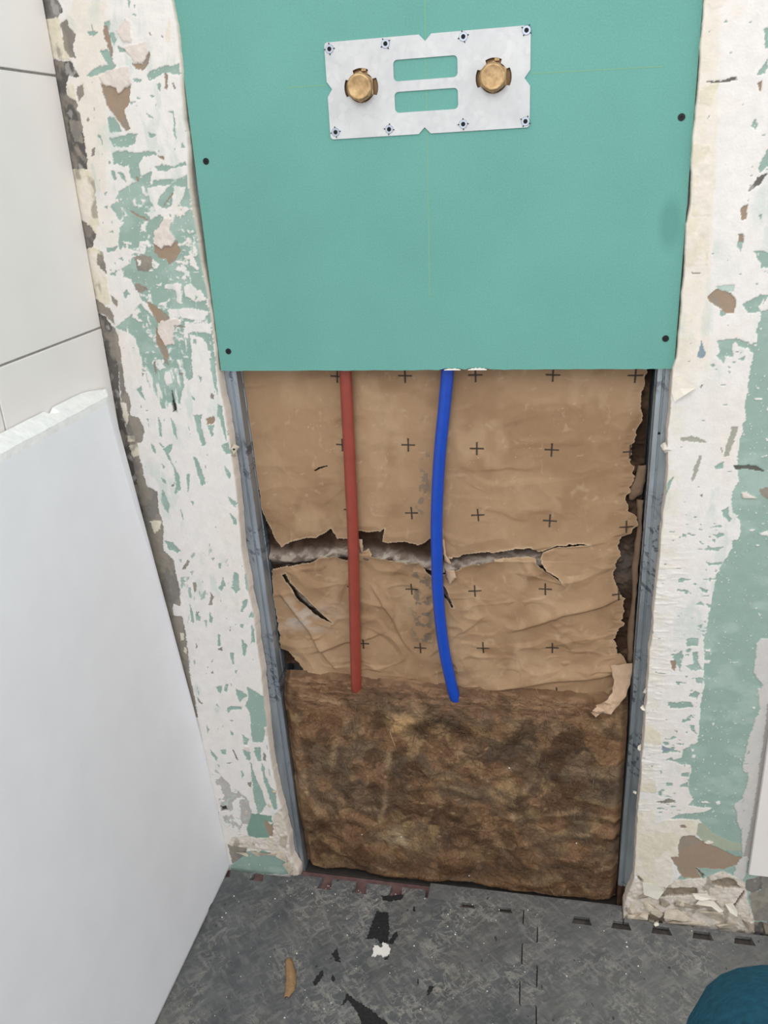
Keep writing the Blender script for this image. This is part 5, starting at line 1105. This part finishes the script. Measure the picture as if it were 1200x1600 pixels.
# ---------------------------------------------------------------- white panel leaning on the tiles
def build_panel():
    root = empty('leaning_panel', (-.16, -.5, .0102), 'large smooth white panel leaning against the tiled side wall', 'panel')
    ez = [.0105, .107, .294, .375, .52, .61, .70, .794, .866, .88]; ey = [-.0035, -.0045, -.007, -.0125, -.0235, -.0290, -.0425, -.0520, -.0560, -.0560]
    rows = [(.0105, .0032), (.0150, .0017), (.0200, 0), (.03, 0)]+[(z_, 0) for z_ in np.linspace(.06, .845, 26)]+[(.8585, .0)]
    cols = [0, .005, .0085]+list(np.linspace(.03, .36, 34))+[.5, .7, .95]
    cols = sorted(cols)
    def fx(z_): return -.1433-.0437*(z_-.0105)/.8595
    V = []; F = []; rj = random.Random(8); nc = len(cols)
    for (z_, tp) in rows:
        for c_ in cols:
            y = np.interp(z_, ez, ey)-c_; x = fx(z_)-tp
            if c_ == 0: x -= .0026; y += rj.uniform(-.0005, .0005)
            elif c_ == .005: x -= .0011
            if tp > .001 and .0845 < c_ < .092: x -= .0035
            V.append((x, y, z_))
    # rough cut top: crest, bevel, back edge (chipped lower near the corner)
    for rowk in range(3):
        for i, c_ in enumerate(cols):
            if rowk == 0: x, z_ = fx(.8675)-.0004+rj.uniform(-.0003, .0003), .8672+rj.uniform(-.0006, .0005)
            elif rowk == 1: x, z_ = -.1955+rj.uniform(-.0007, .0007), .8742+rj.uniform(-.0005, .0005)
            else: x, z_ = -.2050, .8800-.0100*sstep(.045, 0., c_)+rj.uniform(-.0003, .0003)
            y = np.interp(.868, ez, ey)-c_
            if rowk == 2: y = -.022-c_*.995-.034*sstep(0., .06, c_) + 0
            if rowk == 1: y = y+.012*sstep(.06, 0., c_)
            if .108 < c_ < .1155 and rowk == 2: z_ -= .006
            V.append((x, y, z_))
    nr = len(rows)+3
    # back face
    for (z_) in (.30, .0105):
        for c_ in cols: V.append((fx(z_)-.0165, np.interp(z_, ez, ey)-c_, z_))
    nr += 2
    for i in range(nr-1):
        for j in range(nc-1): F.append((i*nc+j, i*nc+j+1, (i+1)*nc+j+1, (i+1)*nc+j))
    for j in range(nc-1): F.append(((nr-1)*nc+j, (nr-1)*nc+j+1, j+1, j))
    F.append([i*nc for i in range(nr)]); F.append([i*nc+nc-1 for i in range(nr)][::-1])
    me = pym('panel_body', V, F); bm = bmesh.new(); bm.from_mesh(me); bmesh.ops.recalc_face_normals(bm, faces=bm.faces); bm.to_mesh(me); bm.free()
    o_ = link('board', me, [M['panel'], M['panel_edge']], root); me.name = 'board'
    for p_ in me.polygons:
        if p_.center.z > .8595 : p_.material_index = 1
build_panel()

# ---------------------------------------------------------------- floor mats
def m_mat(name, a, b, spots):
    m = mat(name, a, .72, 0, .3); t = NT(m)
    n = t.noise(26, 6); c = t.ramp(n, [(.3, L4(a)), (.7, L4(b))])
    n2 = t.noise(9, 5, None, .6, .6); c = t.mixc(t.math('MULTIPLY', t.ramp(n2, [(.5, g(0)), (.68, g(1))]), .5), c, L4((108, 105, 99)))
    # dusty wisps and short crossing strokes where the embossing has caught plaster dust
    dm = t.ramp(t.noise(11, 4), [(.42, g(0)), (.64, g(1))])
    k1 = t.ramp(t.noise(120, 2, t.coord((1, .34, 1), (0, 0, .80)), .5, .2), [(.54, g(0)), (.64, g(1))])
    k2 = t.ramp(t.noise(120, 2, t.coord((1, .34, 1), (0, 0, -.80)), .5, .2), [(.54, g(0)), (.64, g(1))])
    kk = t.math('MAXIMUM', k1, k2); c = t.mixc(t.math('MULTIPLY', kk, t.math('ADD', t.math('MULTIPLY', dm, .38), .16)), c, L4((150, 148, 141)))
    w1 = t.noise(58, 3, None, .55, .7); w = t.math('SUBTRACT', 1., t.math('MULTIPLY', t.math('ABSOLUTE', t.math('SUBTRACT', w1, .5)), 34.), True)
    c = t.mixc(t.math('MULTIPLY', t.math('MULTIPLY', w, dm), .6), c, L4((172, 168, 156)))
    sp = t.ramp(t.noise(170, 2), [(.70, g(0)), (.74, g(1))]); c = t.mixc(t.math('MULTIPLY', sp, .4), c, L4((156, 152, 144)))
    pit = t.ramp(t.noise(110, 2, t.coord((1, .6, 1))), [(.26, g(1)), (.30, g(0))]); c = t.mixc(t.math('MULTIPLY', pit, .7), c, L4((34, 34, 37)))
    t.base(c)
    u1 = t.n('ShaderNodeTexVoronoi'); u1.inputs['Scale'].default_value = 105; t.l(t.coord((1, .32, 1), (0, 0, .8)), u1.inputs['Vector'])
    u2 = t.n('ShaderNodeTexVoronoi'); u2.inputs['Scale'].default_value = 105; t.l(t.coord((1, .32, 1), (0, 0, -.8)), u2.inputs['Vector'])
    h = t.math('MINIMUM', u1.outputs['Distance'], u2.outputs['Distance']); t.bump(t.math('ADD', h, t.math('MULTIPLY', t.noise(300, 3), .3)), .0016, .9)
    return m
M['mat'] = m_mat('rubber_mat', (80, 82, 84), (104, 105, 106), True)
M['mat2'] = m_mat('rubber_mat_lighter', (92, 93, 94), (112, 112, 111), True)
M['mat_dark'] = mottled('worn_black_rubber', (32, 32, 34), .25, 200, .85, .0006, 400)
MT_ = .0100
def teeth(x0, x1, y, depth, k0=.0137, pitch=.0603, w=.021):
    """back edge, left to right: straight edge with dovetail sockets cut towards the room"""
    P = [(x0, y)]; k = math.ceil((x0+.02-k0)/pitch)
    while k0+k*pitch+w/2+.004 < x1:
        c_ = k0+k*pitch+.0165
        if c_-w/2-.002 > x0 and c_+w/2+.004 < x1:
            P += [(c_-w/2+.002, y), (c_-w/2-.002, y-depth), (c_+w/2+.002, y-depth), (c_+w/2-.002, y)]
        k += 1
    P.append((x1, y)); return P
def seam(off):
    """zigzag joint between the two mats, from the back to the front"""
    P = [(.3725, -.020), (.3725, -.0335), (.3655, -.0345)] if False else []
    P = [(.3615, -.0215), (.3620, -.0480), (.3670, -.0500), (.3830, -.0500), (.3845, -.0515), (.3850, -.0790), (.3835, -.0805), (.3640, -.0850), (.3625, -.0870), (.3635, -.1200), (.3650, -.1225), (.3850, -.1200), (.3865, -.1215), (.3870, -.1560), (.3855, -.1580), (.3640, -.1500), (.3625, -.1520), (.3640, -.1880), (.3660, -.1905), (.3860, -.1870), (.3875, -.1890), (.3890, -.2240), (.3875, -.2260), (.3670, -.2260), (.366, -.228), (.367, -.258), (.369, -.260), (.389, -.260), (.390, -.262), (.391, -.292), (.389, -.294), (.370, -.294), (.369, -.33)]
    return [(a_+off+.0, b_) for a_, b_ in P]
def mat_obj(poly, material, parent_name, label, bev=.0008):
    bm = bmesh.new(); vs = [bm.verts.new((a_, b_, MT_)) for a_, b_ in poly]; bm.faces.new(vs)
    r_ = bmesh.ops.extrude_face_region(bm, geom=bm.faces[:]); bmesh.ops.translate(bm, vec=(0, 0, -MT_+.0002), verts=[v for v in r_['geom'] if isinstance(v, bmesh.types.BMVert)])
    me = bmm(parent_name, bm); o_ = link(parent_name, me, material); return tag(o_, label, 'floor mat')
A_ = [p_ for p_ in teeth(-.22, -.034, -.0130, .0155)]+teeth(-.033, .200, -.0050, .0235)+teeth(.2005, .356, -.0205, .0100)
matA = mat_obj([(-.20, -1.30), (-.20, -.0115)]+[p_ for p_ in A_ if p_[0] > -.199]+seam(-.0008)+[(.369, -1.30)], M['mat'], 'floor_mat', 'dark grey interlocking floor mat between the white panel and the jagged seam', )
B_ = teeth(.366, 1.15, -.0205, .0150, w=.027)
matB = mat_obj([(1.15, -1.30)]+[(.3705, -1.30)]+[(a_, b_) for a_, b_ in seam(.0008)[::-1]]+[(.3655, -.0205)]+B_[1:], M['mat2'], 'floor_mat', 'dark grey interlocking floor mat on the right, under the teal trouser knee')
def edge_strip(x0, x1, y1, label):
    o_ = link('edge_strip', boxmesh('edge_strip', (x0, x1, -.0198, y1, .0033, .0100), .0006), M['mat2']); return tag(o_, label, 'mat edging')
edge_strip(.205, .5155, .0115, 'straight grey mat edging strip along the foot of the brown insulation')
o_ = edge_strip(.5175, 1.15, -.0135, 'straight grey mat edging strip along the crumbling plaster on the right'); 
# a thin step of dirt under the left sockets is simply the maroon floor membrane

# worn black patches: thin tar-like remnants lying on the mat
mb = bmesh.new()
def blot(bm, P, rnd, z0=MT_-.0001, z1=MT_+.0003):
    Q = []
    for i in range(len(P)):
        a_ = Vector(P[i]); b_ = Vector(P[(i+1) % len(P)]); n_ = max(2, int((b_-a_).length/2.2)); nn = Vector((-(b_-a_).y, (b_-a_).x)).normalized()
        for k in range(n_): Q.append((a_.lerp(b_, k/n_)+nn*rnd.uniform(-1.3, 1.3))/1000)
    v1 = [bm.verts.new((p_.x, p_.y, z1)) for p_ in Q]; v0 = [bm.verts.new((p_.x, p_.y, z0)) for p_ in Q]
    bm.faces.new(v1)
    for i in range(len(Q)): bm.faces.new((v1[i], v0[i], v0[(i+1) % len(Q)], v1[(i+1) % len(Q)]))
rq = random.Random(6)
for P in BLACK_SPOTS:
    bm = bmesh.new(); blot(bm, P, rq); link('worn_patch', bmm('worn_patch', bm), M['mat_dark'], matA)

# ---------------------------------------------------------------- bits lying on the mats
bm = bmesh.new(); blot(bm, FLAKE, rq, MT_+.0003, MT_+.0026); tag(link('plaster_flake', bmm('plaster_flake', bm), M['white']), 'small flat white plaster flake beside the black patch on the mat', 'plaster flake')
def build_shaving():
    V = []; F = []; rr = random.Random(3); n = len(SHAVING)
    wd = [.0045, .0070, .0078, .0068, .0035]
    P = []
    for i in range(n-1):
        for k in range(5):
            t = k/5; P.append((SHAVING[i][0]*(1-t)+SHAVING[i+1][0]*t, SHAVING[i][1]*(1-t)+SHAVING[i+1][1]*t, wd[i]*(1-t)+wd[i+1]*t))
    P.append((*SHAVING[-1], wd[-1]))
    for (x_, y_, w_) in P:
        for j in range(7):
            t = j/6*2-1; w2 = w_*(1+rr.uniform(-.1, .1)); V.append((x_/1000+w2*t, y_/1000+.25*w2*t, MT_+.0006+.0035*(1-t*t)+rr.uniform(0, .0006)))
    for i in range(len(P)-1):
        for j in range(6): F.append((i*7+j, i*7+j+1, (i+1)*7+j+1, (i+1)*7+j))
    me = pym('kraft_scrap', V, F, True); o_ = link('kraft_scrap', me, M['scrap']); md = o_.modifiers.new('thick', 'SOLIDIFY'); md.thickness = .0005
    return tag(o_, 'curled brown scrap of kraft paper lying on the mat', 'paper scrap')
build_shaving()
bm = bmesh.new(); box(bm, .1706, .1742, -.283, -.2545, MT_+.0002, MT_+.0032); bmesh.ops.bevel(bm, geom=bm.edges[:], offset=.0007, segments=1, affect='EDGES')
tag(link('wood_splinter', bmm('wood_splinter', bm), M['wood']), 'thin pale wood splinter on the mat at the bottom of the picture', 'splinter')
def lump(cx, cy, s_, rnd, bm, zb=MT_):
    r_ = bmesh.ops.create_icosphere(bm, subdivisions=1, radius=s_)
    for v in r_['verts']: v.co = Vector((cx, cy, zb+s_*.45))+Vector((v.co.x*rnd.uniform(.6, 1.3), v.co.y*rnd.uniform(.6, 1.3), v.co.z*rnd.uniform(.3, .7)))
rc = random.Random(12); bm = bmesh.new()
for k in range(230):
    x_ = rc.uniform(-.12, .70); y_ = -.02-rc.random()**1.3*.30
    if x_ > .45 and rc.random() < .6: continue
    lump(x_, y_, rc.choice([.0004, .0005, .0007, .0009, .0013]), rc, bm)
for k in range(26): lump(rc.uniform(.03, .16), rc.uniform(-.021, -.012), rc.uniform(.0006, .0016), rc, bm, .0002)
tag(link('plaster_crumbs', bmm('plaster_crumbs', bm), M['white']), 'tiny white plaster crumbs scattered over the grey mats', 'crumbs', None, 'stuff')
bm = bmesh.new()
for xx, zz in ((.160, .105), (.0915, .098), (.4405, .130), (.27, .028), (.335, .262)):
    ii = np.argmin(np.abs(WX-xx)+np.abs(WZ-zz)+10*(WY > .03)); q_ = bmesh.ops.create_icosphere(bm, subdivisions=1, radius=.0016)
    for v in q_['verts']: v.co = Vector((WX.ravel()[ii], WY.ravel()[ii]-.0004, WZ.ravel()[ii]))+v.co*rc.uniform(.5, 1.1)
tag(link('plaster_specks', bmm('plaster_specks', bm), M['white'], wool), kind='stuff')
for (x_, y_, s_, lb) in [(-.1105, -.0155, .0050, 'white plaster crumb on the floor at the wall foot beside the panel'), (-.128, -.014, .0032, 'smaller crumb tucked against the panel corner at the wall foot'), (.566, -.0185, .005, 'pale plaster bit at the foot of the right stud')]:
    bm = bmesh.new(); lump(x_, y_, s_, rc, bm, .0095 if x_ > .3 else .0015); tag(link('plaster_crumb', bmm('plaster_crumb', bm), M['flake']), lb, 'plaster crumb')

# ---------------------------------------------------------------- photographer's leg, knee up
def build_leg():
    root = empty('person', (.582, -.60, .0102), 'kneeling person of whom only a dark teal trouser knee shows at lower right', 'person')
    SH = lambda J_: [((a_[0]-.094, a_[1], a_[2]+.010*min(1, a_[2]/.4)), b_) for a_, b_ in J_]
    J = [((.66, -1.16, .60), .115), ((.668, -1.02, .585), .108), ((.674, -.86, .555), .097), ((.679, -.70, .510), .086), ((.682, -.585, .462), .080), ((.686, -.545, .420), .078), ((.690, -.555, .36), .072), ((.692, -.585, .27), .070), ((.694, -.615, .17), .062), ((.695, -.63, .085), .060)]
    def cr(a, b, c, d, t): return .5*((2*b)+(c-a)*t+(2*a-5*b+4*c-d)*t*t+(3*b-a-3*c+d)*t**3)
    def loft(J, n, sub, nm, mat_, fold):
        P = [Vector(j[0]) for j in J]; Rr = [j[1] for j in J]; Q = []
        for i in range(len(P)-1):
            a_ = max(i-1, 0); d_ = min(i+2, len(P)-1)
            for k in range(sub): t = k/sub; Q.append((cr(P[a_], P[i], P[i+1], P[d_], t), cr(Rr[a_], Rr[i], Rr[i+1], Rr[d_], t)))
        Q.append((P[-1], Rr[-1])); V = []; F = []
        for i, (c_, r_) in enumerate(Q):
            d = (Q[min(i+1, len(Q)-1)][0]-Q[max(i-1, 0)][0]).normalized(); a_ = Vector((1, 0, 0)); a_ = (a_-d*a_.dot(d)).normalized(); b_ = a_.cross(d)
            for k in range(n):
                t = 2*math.pi*k/n; q_ = r_+fold*(float(fbm(np.array(i*.35), np.array(k*.35), 3, 3))-.5); V.append(c_+a_*q_*math.cos(t)+b_*q_*math.sin(t))
        for i in range(len(Q)-1):
            for k in range(n): F.append((i*n+k, i*n+(k+1) % n, (i+1)*n+(k+1) % n, (i+1)*n+k))
        F.append(tuple(range(n))[::-1]); F.append(tuple(range((len(Q)-1)*n, len(Q)*n)))
        me = pym(nm, V, F, True); bm_ = bmesh.new(); bm_.from_mesh(me); bmesh.ops.recalc_face_normals(bm_, faces=bm_.faces); bm_.to_mesh(me); bm_.free(); return link(nm, me, mat_, root)
    loft(SH(J), 32, 6, 'trouser_leg', M['teal'], .010)
    loft([((a_[0]-.094, a_[1], a_[2]), b_) for a_, b_ in [((.695, -.675, .050), .028), ((.695, -.655, .052), .037), ((.695, -.60, .055), .042), ((.695, -.53, .048), .037), ((.695, -.46, .041), .030), ((.695, -.42, .034), .022)]], 20, 4, 'shoe', M['shoe'], .002)
build_leg()
